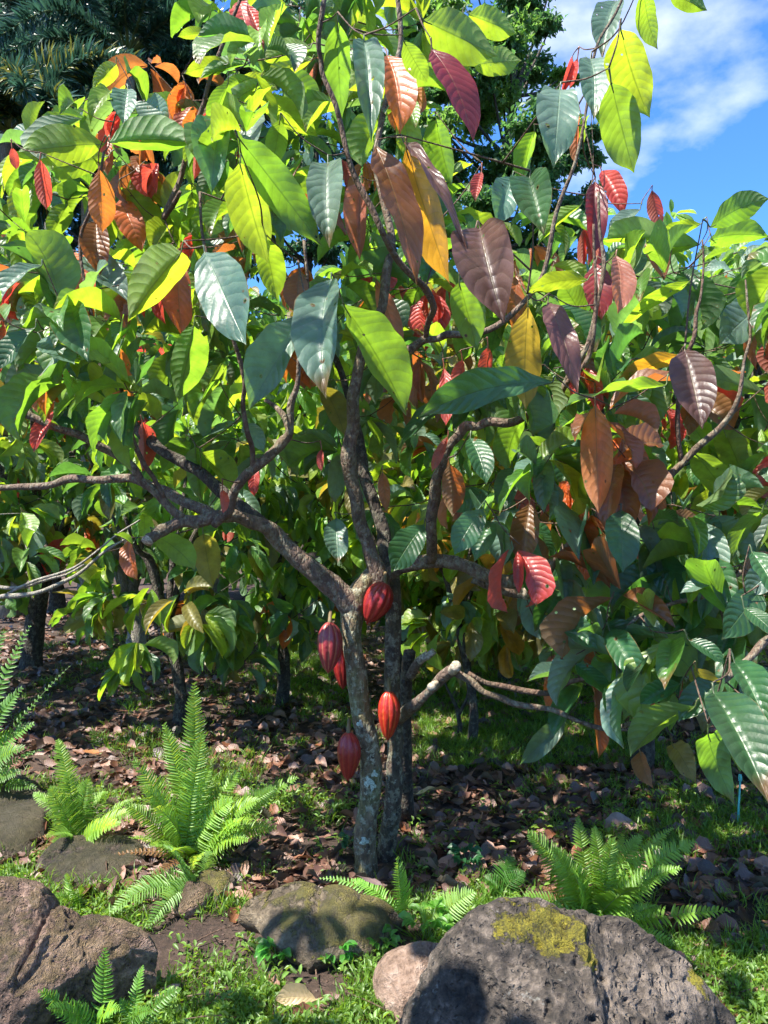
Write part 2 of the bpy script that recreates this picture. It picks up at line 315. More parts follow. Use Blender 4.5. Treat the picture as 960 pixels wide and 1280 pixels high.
# ------------------------------------------------------------------ tubes
def catmull(pts, per=6):
    pts = np.asarray(pts, float); n = len(pts)
    if n < 3: per_t = np.linspace(0, 1, per+1)[:, None]; return pts[0]*(1-per_t)+pts[-1]*per_t
    ex = np.concatenate([[2*pts[0]-pts[1]], pts, [2*pts[-1]-pts[-2]]]); out = []
    for i in range(n-1):
        p0, p1, p2, p3 = ex[i:i+4]
        for t in np.linspace(0, 1, per, endpoint=False):
            out.append(.5*((2*p1)+(-p0+p2)*t+(2*p0-5*p1+4*p2-p3)*t*t+(-p0+3*p1-3*p2+p3)*t**3))
    out.append(pts[-1]); return np.array(out)
def tube(mb, path, rad, sides=8, rough=0., seed=0, c=None, cap=True, freq=14.):
    path = np.asarray(path, float); n = len(path); rad = np.broadcast_to(rad, n)
    tg = np.gradient(path, axis=0); tg /= np.linalg.norm(tg, axis=1, keepdims=True)+1e-9
    ref = np.array([0, 0, 1.]) if abs(tg[0][2]) < .9 else np.array([1., 0, 0])
    u = nrm(np.cross(tg[0], ref)); rings = []
    th = np.linspace(0, 2*math.pi, sides, endpoint=False)
    for i in range(n):
        u = nrm(u-tg[i]*np.dot(u, tg[i])); v = np.cross(tg[i], u)
        ring = path[i]+rad[i]*(np.cos(th)[:, None]*u+np.sin(th)[:, None]*v)
        if rough:
            for k in range(sides):
                p = ring[k]; f = noise.noise(Vector((p[0]*freq+seed*3.1, p[1]*freq, p[2]*freq*.55)))+.5*noise.noise(Vector((p[0]*freq*3, p[1]*freq*3+seed, p[2]*freq*1.6)))
                ring[k] = path[i]+(p-path[i])*(1+rough*f)
        rings.append(ring)
    V = np.concatenate(rings); i0 = np.arange(n-1)[:, None]*sides; k = np.arange(sides)[None]
    q = np.stack([i0+k, i0+(k+1) % sides, i0+sides+(k+1) % sides, i0+sides+k], -1).reshape(-1, 4); tt = []
    if cap:
        V = np.concatenate([V, path[:1], path[-1:]]); a = n*sides
        tt = [(a, (j+1) % sides, j) for j in range(sides)]+[(a+1, (n-1)*sides+j, (n-1)*sides+(j+1) % sides) for j in range(sides)]
    mb.add(V, q, tt, None, c)
def pxpath(spec, per=6, kink=1., thin=1.):
    """spec rows: px, py, radius in px, distance -> smooth path and radii in metres"""
    ex = []
    rk = random.Random(int(spec[0][0]*7+spec[-1][1]*3))
    for i, (a, b, r, d) in enumerate(spec):
        ex.append((a, b, r*thin, d))
        if i < len(spec)-1 and kink:
            a2, b2, r2, d2 = spec[i+1]; L2 = math.hypot(a2-a, b2-b); j = min(L2*.09, 5)*kink
            ex.append(((a+a2)/2+rk.uniform(-j, j), (b+b2)/2+rk.uniform(-j, j), (r+r2)/2*thin*rk.uniform(.84, 1.14), (d+d2)/2+rk.uniform(-j, j)*.003))
    p = np.array([np.append(P(a, b, d), r/F*d) for a, b, r, d in ex]); q = catmull(p, max(3, per//2+1))
    return q[:, :3], np.maximum(q[:, 3], .0008)

# ------------------------------------------------------------------ ground
def gz(x, y):
    return .030*noise.noise(Vector((x*.9, y*.9, 3.1)))+.012*noise.noise(Vector((x*4, y*4, 7.7)))
def ground_mesh():
    xs = np.concatenate([np.linspace(-600, -8, 14)[:-1], np.linspace(-8, 8, 161), np.linspace(8, 600, 14)[1:]])
    ys = np.concatenate([np.linspace(-60, -1, 5)[:-1], np.linspace(-1, 14, 151), np.linspace(14, 900, 16)[1:]])
    X, Y = np.meshgrid(xs, ys); Z = np.zeros_like(X)
    for j in range(len(ys)):
        for i in range(len(xs)):
            if abs(X[j, i]) <= 8 and -1 <= Y[j, i] <= 14: Z[j, i] = gz(X[j, i], Y[j, i])
    idx = np.arange(X.size).reshape(X.shape)
    q = np.stack([idx[:-1, :-1], idx[:-1, 1:], idx[1:, 1:], idx[1:, :-1]], -1).reshape(-1, 4)
    mb = MB(); mb.add(np.stack([X, Y, Z], -1).reshape(-1, 3), q); return mb
m, t, out = mat('dark_volcanic_soil'); lk = t.links.new
geo = N(t, 'ShaderNodeNewGeometry'); pos = geo.outputs['Position']
sn1 = noise_(t, pos, 3, 6, .6); sn2 = noise_(t, pos, 45, 6, .75)
base = ramp(t, mth(t, 'ADD', mth(t, 'MULTIPLY', sn1, .4), mth(t, 'MULTIPLY', sn2, .6)), [(.36, (.018, .011, .008)), (.5, (.055, .033, .024)), (.66, (.13, .085, .065))])
bp = N(t, 'ShaderNodeBump'); bp.inputs['Strength'].default_value = 1; bp.inputs['Distance'].default_value = .02; lk(sn2, bp.inputs['Height'])
pr = N(t, 'ShaderNodeBsdfPrincipled'); lk(base, pr.inputs['Base Color']); pr.inputs['Roughness'].default_value = .95; lk(bp.outputs[0], pr.inputs['Normal']); lk(pr.outputs[0], out.inputs[0])
tag(ground_mesh().build('ground', m), kind='structure')

# distant hill
def hill():
    mb = MB(); nu, nv = 90, 16; V = []
    for j in range(nv):
        for i in range(nu):
            a = i/(nu-1); x = -350+1200*a; y = 420+j*26
            crest = 165*math.exp(-((x-185)/150)**2)+60*math.exp(-((x-480)/160)**2)+30*math.exp(-((x+150)/130)**2)+12*noise.noise(Vector((x*.02, y*.02, 1)))
            V.append((x, y, crest*math.sin(min(1, j/(nv-3))*math.pi/2)-1+2*noise.noise(Vector((x*.07, y*.07, 5)))))
    idx = np.arange(nu*nv).reshape(nv, nu)
    mb.add(V, np.stack([idx[:-1, :-1], idx[:-1, 1:], idx[1:, 1:], idx[1:, :-1]], -1).reshape(-1, 4)); return mb
tag(hill().build('hill', plain('wooded_hillside', (.02, .045, .02), .95, (.06, .11, .045), .12)), kind='structure')

# ------------------------------------------------------------------ the cacao tree in the middle
T0 = P(462, 1092, 3.2); T0[2] = 0
tree = tag(empty('cacao_tree', T0), 'lichen-crusted cacao tree in the middle, low forked trunk under big green, red and orange leaves', 'tree')
SKEL = []                                   # points that twigs may grow from
LIMBPX = []
def limb(parent, name, spec, m, sides=12, rough=.18, seed=0, per=6, skel=True, store=None):
    p, r = pxpath(spec, per, 0 if name == 'trunk' else 1., .86 if name == 'trunk' else .84); mb = MB(); tube(mb, p, r, sides, rough, seed); o = mb.build(name, m, parent)
    if skel: (SKEL if store is None else store).extend([(q, rr) for q, rr in zip(p[::2], r[::2])])
    LIMBPX.extend([(a, b, c) for a, b, c, d in spec]); return o
limb(tree, 'trunk', [(458, 1112, 22, 3.2), (459, 1085, 17, 3.2), (457, 1040, 15.5, 3.2), (463, 990, 15, 3.2), (462, 940, 15.5, 3.2), (454, 900, 15.5, 3.2), (446, 850, 14.5, 3.2), (440, 800, 15, 3.2), (441, 768, 16.5, 3.2), (446, 745, 16, 3.21), (458, 725, 12, 3.23), (467, 708, 7, 3.25)], M_bark, 28, .20, 1, 9, False)
limb(tree, 'trunk', [(482, 1078, 14, 3.36), (488, 1030, 13, 3.36), (493, 980, 12.5, 3.36), (494, 920, 12, 3.36), (490, 860, 11.5, 3.35), (491, 800, 11.5, 3.34), (492, 750, 11.5, 3.33), (490, 712, 11, 3.3)], M_dark2, 24, .18, 2, 8, False)
limb(tree, 'trunk', [(508, 1018, 11, 3.75), (507, 960, 10, 3.7), (506, 900, 9.5, 3.62), (508, 850, 9, 3.55), (512, 815, 9, 3.5)], M_dark, 16, .15, 3, 6, False)
limb(tree, 'limb', [(446, 762, 18, 3.2), (425, 740, 17, 3.2), (400, 720, 15, 3.18), (365, 690, 13.5, 3.15), (330, 657, 12, 3.1), (295, 645, 10, 3.05), (262, 648, 9, 3.0), (228, 652, 9.5, 2.98), (200, 664, 9, 2.95), (186, 674, 8, 2.94)], M_limb, 18, .22, 4, 7)
limb(tree, 'limb', [(270, 648, 9, 3.02), (240, 632, 8, 3.05), (205, 613, 7.5, 3.1), (165, 598, 6.5, 3.15), (120, 600, 6, 3.2), (60, 607, 5.5, 3.3), (-30, 612, 5, 3.4)], M_limb, 12, .15, 5)
limb(tree, 'limb', [(228, 648, 7, 2.98), (195, 615, 7, 2.95), (165, 583, 6.5, 2.9), (125, 558, 6, 2.85), (70, 535, 5.5, 2.8), (0, 503, 5, 2.75), (-60, 480, 4, 2.7)], M_limb, 12, .15, 6)
limb(tree, 'limb', [(345, 670, 9, 3.15), (300, 632, 9, 3.25), (250, 590, 8.5, 3.35), (205, 565, 8, 3.4), (170, 535, 7.5, 3.5), (130, 470, 5, 3.6), (90, 380, 3, 3.6)], M_dark, 12, .15, 7)
limb(tree, 'limb', [(268, 655, 7, 3.0), (285, 640, 8, 2.95), (295, 610, 7.5, 2.9), (318, 585, 7, 2.87), (345, 562, 7, 2.85), (362, 540, 6.5, 2.83), (372, 480, 4, 2.8), (385, 400, 3, 2.75), (380, 300, 2.5, 2.7)], M_limb, 12, .15, 8)
limb(tree, 'branch', [(316, 590, 4, 2.87), (309, 540, 4, 2.8), (306, 480, 3.6, 2.75), (290, 420, 3, 2.7), (262, 330, 2.5, 2.7), (250, 240, 2, 2.75)], M_twig, 8, .1, 9)
limb(tree, 'branch', [(205, 622, 4, 2.95), (180, 580, 4, 2.9), (160, 520, 3.6, 2.85), (125, 430, 3, 2.8), (100, 300, 2.5, 2.8), (130, 190, 2, 2.75)], M_twig, 8, .1, 10)
limb(tree, 'limb', [(474, 735, 15, 3.24), (466, 700, 12, 3.22), (450, 655, 10.5, 3.2), (440, 600, 10.5, 3.18), (438, 550, 10, 3.15), (441, 500, 9.5, 3.12), (452, 440, 8, 3.1), (478, 385, 7, 3.1), (490, 300, 6, 3.15), (470, 200, 5, 3.2), (500, 60, 4, 3.2), (490, -40, 3, 3.2)], M_limb, 16, .2, 11)
limb(tree, 'limb', [(492, 718, 11, 3.3), (478, 660, 10, 3.38), (455, 595, 9, 3.45), (448, 545, 7, 3.5), (420, 450, 5, 3.5), (350, 330, 4, 3.5), (320, 180, 3, 3.5)], M_dark, 12, .15, 12)
limb(tree, 'limb', [(482, 722, 12, 3.3), (520, 704, 11, 3.25), (560, 702, 10.5, 3.2), (600, 716, 10.5, 3.15), (640, 727, 10, 3.1), (680, 718, 8.5, 3.08), (715, 680, 7.5, 3.0), (752, 642, 7, 2.9), (800, 617, 6, 2.85), (850, 582, 5.5, 2.8), (900, 535, 5, 2.75), (925, 490, 3.4, 2.7), (938, 420, 2, 2.7), (932, 350, 1.2, 2.7)], M_limb, 14, .18, 13)
limb(tree, 'limb', [(592, 722, 9, 3.18), (640, 740, 8.5, 3.2), (656, 742, 8, 3.2)], M_limb, 12, .18, 14)
limb(tree, 'limb', [(540, 700, 9, 3.2), (539, 650, 8.5, 3.1), (545, 600, 8, 3.0), (560, 560, 7.5, 2.95), (582, 533, 7.5, 2.9), (612, 527, 7, 2.88), (646, 526, 6, 2.85), (700, 490, 4.5, 2.8), (735, 430, 4, 2.75), (755, 330, 3, 2.75), (748, 240, 2, 2.75)], M_limb, 12, .15, 15)
limb(tree, 'branch', [(475, 425, 7, 3.1), (505, 440, 6.5, 3.0), (530, 425, 6, 2.95), (560, 418, 6, 2.9), (620, 408, 5, 2.9), (680, 340, 3.5, 2.9), (720, 200, 2.6, 2.85), (745, 60, 2.2, 2.8), (790, -30, 2, 2.8)], M_limb, 10, .12, 16)
limb(tree, 'branch', [(532, 424, 4, 2.95), (542, 385, 5, 2.8), (515, 345, 5, 2.7), (478, 290, 4.6, 2.62), (445, 225, 4.4, 2.6), (428, 165, 4.2, 2.58), (404, 95, 4, 2.55), (398, 50, 4, 2.52), (408, -30, 3.5, 2.5)], M_twig, 10, .1, 17)
limb(tree, 'branch', [(700, 495, 4, 2.8), (728, 460, 3.6, 2.7), (742, 420, 3, 2.66), (745, 350, 2.4, 2.65), (742, 280, 1.8, 2.65)], M_twig, 8, .1, 18)
limb(tree, 'branch', [(852, 580, 4, 2.8), (850, 480, 3.5, 2.75), (868, 420, 3.2, 2.7), (876, 370, 2., 2.7), (878, 300, 1.2, 2.7)], M_twig, 8, .1, 19)
limb(tree, 'branch', [(225, 240, 3, 2.9), (205, 272, 4, 3.0), (225, 225, 4, 3.05), (238, 170, 3.4, 3.0), (262, 100, 3, 2.95), (300, 0, 2.5, 2.9)], M_twig, 8, .1, 20)
limb(tree, 'limb', [(300, 0, 2.6, 2.9), (330, -110, 2.6, 2.7), (280, -260, 3, 2.3), (250, -480, 4, 1.8), (200, -760, 4, 1.35)], M_twig, 8, .1, 26)  # unseen limb added above the frame to carry the shading shoots
limb(tree, 'branch', [(498, 900, 8, 3.34), (520, 880, 8.5, 3.1), (545, 855, 8, 3.0), (568, 836, 8.5, 2.9)], M_limb, 12, .2, 21)
limb(tree, 'branch', [(562, 836, 6.5, 2.92), (590, 852, 5.5, 2.9), (625, 872, 4.8, 2.87), (670, 884, 4.2, 2.82), (720, 900, 3.6, 2.75), (770, 912, 3.2, 2.7), (830, 908, 2.6, 2.65)], M_limb, 12, .15, 22)
limb(tree, 'branch', [(585, 842, 4.5, 2.95), (630, 858, 4.5, 2.95), (690, 866, 4, 2.9), (740, 845, 3.2, 2.8), (780, 800, 2.6, 2.75), (830, 770, 2.2, 2.7)], M_twig, 8, .1, 23)
limb(tree, 'branch', [(512, 845, 7, 3.5), (520, 832, 7, 3.45), (534, 820, 6, 3.4)], M_limb, 10, .2, 24)
limb(tree, 'branch', [(362, 540, 5, 2.83), (348, 512, 4, 2.86), (332, 500, 3.2, 2.9)], M_limb, 8, .1, 25)
def stub(px, py, r, d, dx, dy, dd):
    mb = MB(); a = P(px, py, d); b = P(px+dx, py+dy, d+dd); rr = r/F*d; n = 6
    pth = np.array([a+(b-a)*s for s in np.linspace(0, 1, n)]); tube(mb, pth, rr*np.linspace(1, 1.02, n), 12, .12, px); return mb.build('cut_stub', M_cut, tree)
stub(566, 838, 6.2, 2.9, 4, -6, -.05); stub(524, 826, 5.5, 3.42, 10, -7, -.03); stub(533, 822, 4, 3.4, 9, -8, -.02); stub(656, 742, 7.6, 3.2, 4, 0, -.01); stub(186, 674, 7.2, 2.94, -3, 4, -.01)
stub(545, 855, 5, 2.96, -6, 4, -.06)
# lichen crust: raised rosettes on the lower trunk
def lichen(px, py, r, d):
    mb = MB(); c = P(px, py, d); n = 14; V = [c+np.array([0, -.004, 0])]
    for k in range(n):
        a = 6.283*k/n; rr = r/F*d*(1+.35*math.sin(3*a+px)+.2*math.sin(5*a+py)); V.append(c+np.array([rr*math.cos(a), .008*abs(math.cos(a)), rr*math.sin(a)]))
    mb.add(V, None, [(0, 1+(k+1) % n, 1+k) for k in range(n)]); tag(mb.build('lichen_patch', plain('pale_green_lichen', (.20, .24, .19), .95, (.45, .50, .42), 220), tree))
for a in ((461, 978, 6, 3.14), (466, 984, 4, 3.14), (455, 1052, 5, 3.14), (450, 905, 4, 3.14), (468, 968, 4, 3.14)): lichen(*a)

# big readable leaves: base px, tip px, apparent width px, class
H1 = '''130 180 24 190 38 Y|135 195 50 217 22 Y|137 178 238 178 42 G|145 145 88 150 22 Y|124 212 128 290 42 O|120 278 125 345 38 B|150 250 178 315 32 O|145 210 215 268 28 G
150 235 207 310 28 G|160 112 155 157 38 S|180 130 212 157 32 S|145 80 115 112 26 Y|258 40 222 46 18 Y|285 80 230 92 38 Y|285 105 262 158 40 G|278 156 265 243 40 S|243 165 242 225 13 R
298 172 402 308 46 G|410 204 412 310 44 S|322 140 308 205 34 S|350 150 340 212 42 G|388 60 330 76 38 Y|390 74 332 102 34 Y|422 28 428 148 38 G|455 52 464 178 36 S
300 0 312 46 24 R|310 8 330 62 15 R|300 38 312 82 34 S|322 120 398 172 32 Y|300 97 347 112 24 Y|240 240 248 310 30 Y|300 205 335 330 62 Y|315 286 252 304 20 S|322 274 368 292 20 G
62 166 8 176 18 S|45 222 0 232 20 S|18 235 20 306 30 Y|84 256 60 302 26 G|50 200 58 262 18 R|15 184 20 212 13 R|530 26 622 70 50 Y|586 18 646 42 28 Y|592 82 652 76 22 Y|562 76 590 106 30 Y
484 70 500 168 38 O|540 62 592 178 54 M|505 52 535 104 42 G|545 150 565 232 38 G|470 183 520 356 58 B|508 188 562 354 48 E|505 178 583 312 22 P|452 230 450 326 24 K
700 112 692 211 50 S|770 2 752 72 32 S|738 74 742 150 40 S|776 38 812 147 54 Y|764 104 793 217 52 G|805 -12 822 62 44 Y|838 -8 884 13 24 G|724 138 722 208 15 O|716 78 700 122 12 R|722 72 712 110 9 R
662 222 680 294 46 D|640 222 620 282 32 S|668 165 654 232 26 G|602 215 594 252 13 R|726 257 672 306 14 Y|744 228 740 322 30 M|752 214 780 270 24 R|815 238 826 286 23 R
800 262 762 300 34 S|838 302 756 300 36 Y|874 306 798 324 24 G|876 280 818 302 18 Y|888 284 962 248 46 G|890 300 962 296 34 G|52 332 -6 386 42 S|62 312 64 388 37 R|86 315 112 396 34 O
104 322 162 378 36 S|120 358 168 432 32 G|226 316 160 402 46 Y|224 318 228 421 28 O|256 316 308 432 60 S|330 298 346 376 46 Y|150 436 150 528 35 O|88 378 110 452 44 D|44 410 0 462 44 D
52 424 94 456 42 S|44 450 132 497 30 D|242 408 222 502 42 G|282 463 244 478 24 Y|388 393 312 512 32 S|414 350 408 499 57 S|430 382 508 518 48 G|374 338 372 396 44 B|404 484 432 546 30 L'''
H2 = '''66 514 42 566 20 R|178 528 178 590 22 R|232 548 202 592 30 G|244 560 252 628 26 G|252 566 292 616 26 Y|306 530 330 566 34 S|296 528 244 556 18 S|320 583 318 621 13 R|278 612 279 642 12 R|402 562 402 590 9 R
574 354 596 438 50 G|600 286 630 404 66 P|645 345 640 412 28 O|660 384 658 512 38 L|685 378 722 492 34 P|712 428 738 492 30 B|555 460 557 532 17 R|578 450 580 497 20 R|610 434 606 480 20 R
690 478 524 520 28 D|734 350 658 366 38 Y|862 352 772 418 26 Y|860 374 800 398 24 Y|848 444 766 486 40 E|832 482 708 508 26 G|856 438 878 536 48 P|744 508 748 642 38 O|814 490 802 560 14 L
758 560 812 584 30 R|962 376 898 432 36 S|940 398 946 462 32 B|962 496 876 468 15 G|905 538 938 622 34 G|868 566 924 642 36 G|588 548 608 606 42 D|562 580 566 646 38 B|655 520 634 590 36 G|728 560 700 610 34 D
530 656 490 716 36 D|604 636 568 694 46 D|648 636 622 706 34 S|662 630 652 708 40 B|682 638 684 706 20 B|776 638 778 716 46 D|748 656 714 722 30 S|792 636 838 708 18 K|806 752 752 792 36 S|748 784 860 808 24 D
745 820 812 864 40 G|868 884 788 946 58 G|962 834 925 875 40 S|706 903 650 956 22 S|692 834 692 896 24 O|744 884 748 948 20 O|784 768 792 830 18 M|835 768 842 820 16 M|905 736 936 822 36 B
875 752 926 778 34 S|160 676 172 726 33 O|190 668 244 712 36 G|254 668 266 736 32 L|420 648 422 704 30 S|166 680 142 668 22 G|842 640 884 664 30 B|812 600 832 646 34 O|958 566 930 600 30 G|872 770 838 812 40 D
700 740 668 790 34 D|742 724 770 780 36 D|820 690 858 760 40 D|640 585 628 640 30 D|690 560 652 548 26 G|780 470 722 440 28 Y|730 400 700 350 30 G|830 350 800 300 28 K|770 320 772 392 40 K|745 330 752 400 32 M
690 800 730 850 30 D|720 860 672 838 26 G|560 545 540 590 10 R|478 590 484 640 16 K|470 350 500 440 22 K|356 448 330 470 24 G|560 495 500 560 30 D|610 615 560 640 24 D'''
HR = '''918 828 958 908 58 D 1.9|892 866 962 1006 66 D 1.75|885 918 918 1006 40 G 2.1|870 835 905 900 34 L 2.2|930 760 975 800 40 D 2.2|850 855 800 880 30 D 2.3|912 770 880 700 36 G 2.4|940 690 980 760 44 D 2.2|880 700 912 770 34 D 2.5
952 640 915 700 36 G 2.4|968 610 930 650 30 L 2.5|840 930 870 980 26 L 2.4|812 870 850 900 30 G 2.4|800 940 816 985 20 B 2.5|895 720 850 742 30 S 2.4|770 850 760 900 34 D 2.5|860 800 905 830 34 D 2.3|930 720 962 690 30 B 2.4|905 846 848 902 36 D 2.25|950 738 902 800 42 D 2.3|818 798 872 846 40 G 2.4|762 788 802 852 42 D 2.5|700 770 748 812 34 D 2.6|830 745 790 800 36 G 2.5|968 900 925 965 46 G 2.2|985 700 930 745 40 S 2.3|720 830 766 872 34 D 2.6'''
def parse(s):
    out = []
    for it in s.replace('\n', '|').split('|'):
        f = it.split(); out.append([float(x) for x in f[:5]]+[f[5]]+([float(f[6])] if len(f) > 6 else [None]))
    return out
def hero(h, mb, i):
    bx, by, tx, ty, wpx, k, d = h; Lp = math.hypot(tx-bx, ty-by)
    if d is None:
        size = max(wpx, Lp*.36); d = min(3.3, max(2.1, 108/size)); d += rnd.uniform(-.08, .08)
        if (k == 'R' and wpx < 22): d = rnd.uniform(2.7, 3.0)
    hang = (ty-by) > .8*Lp
    if k in 'YGEL': T = np.array([rnd.uniform(-.35, .15), .62, .62])
    elif k in 'SD': T = np.array([rnd.uniform(-.45, .1), -.72, .52])
    elif k in 'ROBKM': T = np.array([rnd.uniform(-.4, .3), -.9 if rnd.random() < .6 else .9, .28])
    else: T = np.array([rnd.uniform(-.4, 0), -.8, .4])
    T = nrm(T); P0 = P(bx, by, d); a2 = nrm([tx-bx, 0, -(ty-by)])
    ts = -float(np.dot(a2, T))/T[1]; ts = max(-.75, min(.75, ts)); P1 = P(tx, ty, d+ts*Lp/F*d); a = nrm(P1-P0); n = nrm(T-a*np.dot(T, a)); Ls = float(np.linalg.norm(P1-P0))
    b = np.cross(a, n); wf = max(.45, math.hypot(b[0], b[2])); Ws = wpx/F*((d+P1[1])/2)/wf*1.04; Ws = min(Ws, Ls*.43)
    c, tr = lcol(k); place(mb, T_hero[i % len(T_hero)], P0, a, n, Ls, Ws, c, tr)
    back = P0+nrm(-a*.5+np.array([rnd.uniform(-.3, .3), rnd.uniform(-.2, .3), .75]))*rnd.uniform(.02, .04)
    pet = MB(); tube(mb, catmull([back, (back+P0)/2+np.array([0, 0, .004]), P0, P0+a*Ls*.1], 3), [.0035, .003, .0026, .0024, .0024, .0022, .002, .002, .0018, .0015], 5, c=c*.6+np.array([.03, .02, .01]))
    return P0, back
def wl(hs): return sorted(hs, key=lambda h: -h[4]*math.hypot(h[2]-h[0], h[3]-h[1]))
heroes = wl(parse(H1)+parse(H2)); attach = []; rest = MB()
for i, h in enumerate(heroes):
    if i < 100:
        mb = MB(); p0, bk = hero(h, mb, i); mb.build('leaf', M_leaf, tree, origin=p0)
    else: p0, bk = hero(h, rest, i)
    attach.append(bk)

# leafy shoots between and behind them
HB = np.array([[(h[0]+h[2])/2, (h[1]+h[3])/2, h[4]] for h in heroes])
LP = np.array(sum([[((a[0]*(1-s)+b[0]*s), (a[1]*(1-s)+b[1]*s), a[2]) for s in (0, .25, .5, .75)] for a, b in zip(LIMBPX[:-1], LIMBPX[1:]) if math.hypot(a[0]-b[0], a[1]-b[1]) < 130], []))
def inpoly(x, y, pg):
    c = False; j = len(pg)-1
    for i in range(len(pg)):
        if (pg[i][1] > y) != (pg[j][1] > y) and x < (pg[j][0]-pg[i][0])*(y-pg[i][1])/(pg[j][1]-pg[i][1])+pg[i][0]: c = not c
        j = i
    return c
CROWN = [(-60, 230), (10, 190), (60, 150), (130, 100), (215, 60), (260, 20), (290, -60), (540, -60), (540, 60), (510, 150), (560, 270), (640, 290), (700, 250), (735, 120), (755, 120), (740, 200), (740, 290), (800, 330), (860, 340), (1000, 270),
         (1040, 560), (980, 800), (860, 880), (760, 880), (690, 800), (660, 700), (600, 660), (530, 650), (420, 620), (330, 600), (250, 620), (200, 540), (120, 500), (40, 470), (-60, 470)]
def shoot(mb, c, out, kind, n=None, sz=1., T=T_mid):
    """a flush of leaves round one twig tip"""
    n = n or rnd.randint(4, 7); ph = rnd.random()*6.28; up = np.array([0, 0, 1.]); out = nrm(out)
    s1 = nrm(np.cross(out, up+np.array([.01, .02, 0]))); s2 = np.cross(s1, out)
    for k in range(n):
        an = ph+k*2.4; rad = s1*math.cos(an)+s2*math.sin(an)
        young = kind in 'RMOK'
        a = nrm(out*rnd.uniform(.2, .8)+rad*(.35 if young else rnd.uniform(.7, 1.2))-up*(rnd.uniform(1.6, 3.2) if young else rnd.uniform(.2, 1.6)))
        nn = nrm(up+out*.3+rad*.8+rng.normal(0, .35, 3)); 
        if abs(np.dot(a, nn)) > .93: nn = nrm(out+rad)
        Ls = (rnd.uniform(.11, .22) if young else rnd.uniform(.13, .27))*sz; kk = kind
        if kind in 'YGDS': kk = rnd.choice('YYGGGDS' if kind == 'Y' else 'YGGDDSS')
        cc, tr = lcol(kk); place(mb, T[rnd.randrange(len(T))], c-out*rnd.uniform(0, .06)+a*.025, a, nn, Ls, Ls*(rnd.uniform(.20, .28) if kind in 'RM' else rnd.uniform(.29, .38)), cc, tr)
cnt = 0; CL = []
while cnt < 330:
    px, py = rnd.uniform(-60, 1020), rnd.uniform(-60, 880)
    if not inpoly(px, py, CROWN): continue
    near = min(((px-LP[:, 0])**2+(py+14-LP[:, 1])**2)) < 34**2
    low = py > 520
    if low and px < 740 and rnd.random() < .45: continue
    d = rnd.uniform(3.35, 4.3) if (near or low or rnd.random() < .55) else rnd.uniform(2.7, 3.3)
    if 380 < px < 560 and py > 480: d = rnd.uniform(3.7, 4.4)
    if (560 < px < 900 or px < 190) and 380 < py < 700 and rnd.random() < .28: d = rnd.uniform(2.45, 2.8)
    if px > 640 and 60 < py < 330 and px < 800: 
        if rnd.random() < .6: continue
    c = P(px, py, d)
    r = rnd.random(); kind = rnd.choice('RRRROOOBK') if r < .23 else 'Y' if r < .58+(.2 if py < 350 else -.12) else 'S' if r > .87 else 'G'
    shoot(rest, c, np.array([(px-470)/500, (d-3.2)*.8-.1, .35-(py-300)/900]), kind); attach.append(c); cnt += 1
# unseen shoots added above the frame to dapple the ground with shade
for k in range(11):
    y_ = rnd.uniform(.9, 1.9); c = np.array([rnd.uniform(-2.1, -.2), y_, CZ+.66*y_+rnd.uniform(.38, .8)])
    shoot(rest, c, np.array([-.3, -.6, .1]), 'Y'); attach.append(c)
for k in range(12):
    px = rnd.uniform(100, 620); py = rnd.uniform(-260, -80); d = rnd.uniform(2.9, 3.8); c = P(px, py, d)
    shoot(rest, c, np.array([(px-470)/500, .1, .6]), 'Y'); attach.append(c)
tag(rest.build('foliage', M_leaf, tree), 'mass of smaller overlapping green, red and brown leaves', kind='stuff')

def grow_twigs(parent, skel, attach, m, r0=.0042, r1=.0017):
    nodes = [np.asarray(p) for p, r in skel]; todo = [np.asarray(a) for a in attach]
    dist = [min(np.linalg.norm(np.array(nodes)-a, axis=1)) for a in todo]; todo = [todo[i] for i in np.argsort(dist)]; mb = MB()
    cap = np.zeros((len(nodes)+len(todo)*6, 3)); cap[:len(nodes)] = nodes; k = len(nodes)
    for a in todo:
        dd = np.linalg.norm(cap[:k]-a, axis=1)+.35*np.maximum(0, cap[:k, 2]-a[2]); i = int(np.argmin(dd)); s = cap[i].copy(); L_ = np.linalg.norm(a-s)
        if L_ < .004: continue
        mid = (s+a)/2+np.array([rnd.uniform(-.08, .08), rnd.uniform(-.08, .08), -.10*rnd.random()])*L_
        pth = catmull([s, mid, a], 4); rr = np.linspace(min(r0, .0022+.004*L_), r1, len(pth)); tube(mb, pth, rr, 5)
        for q in (2, 4, 6): cap[k] = pth[q]; k += 1
        cap[k] = a; k += 1
    return tag(mb.build('twigs', m, parent), kind='stuff')
grow_twigs(tree, SKEL, attach, M_twig)

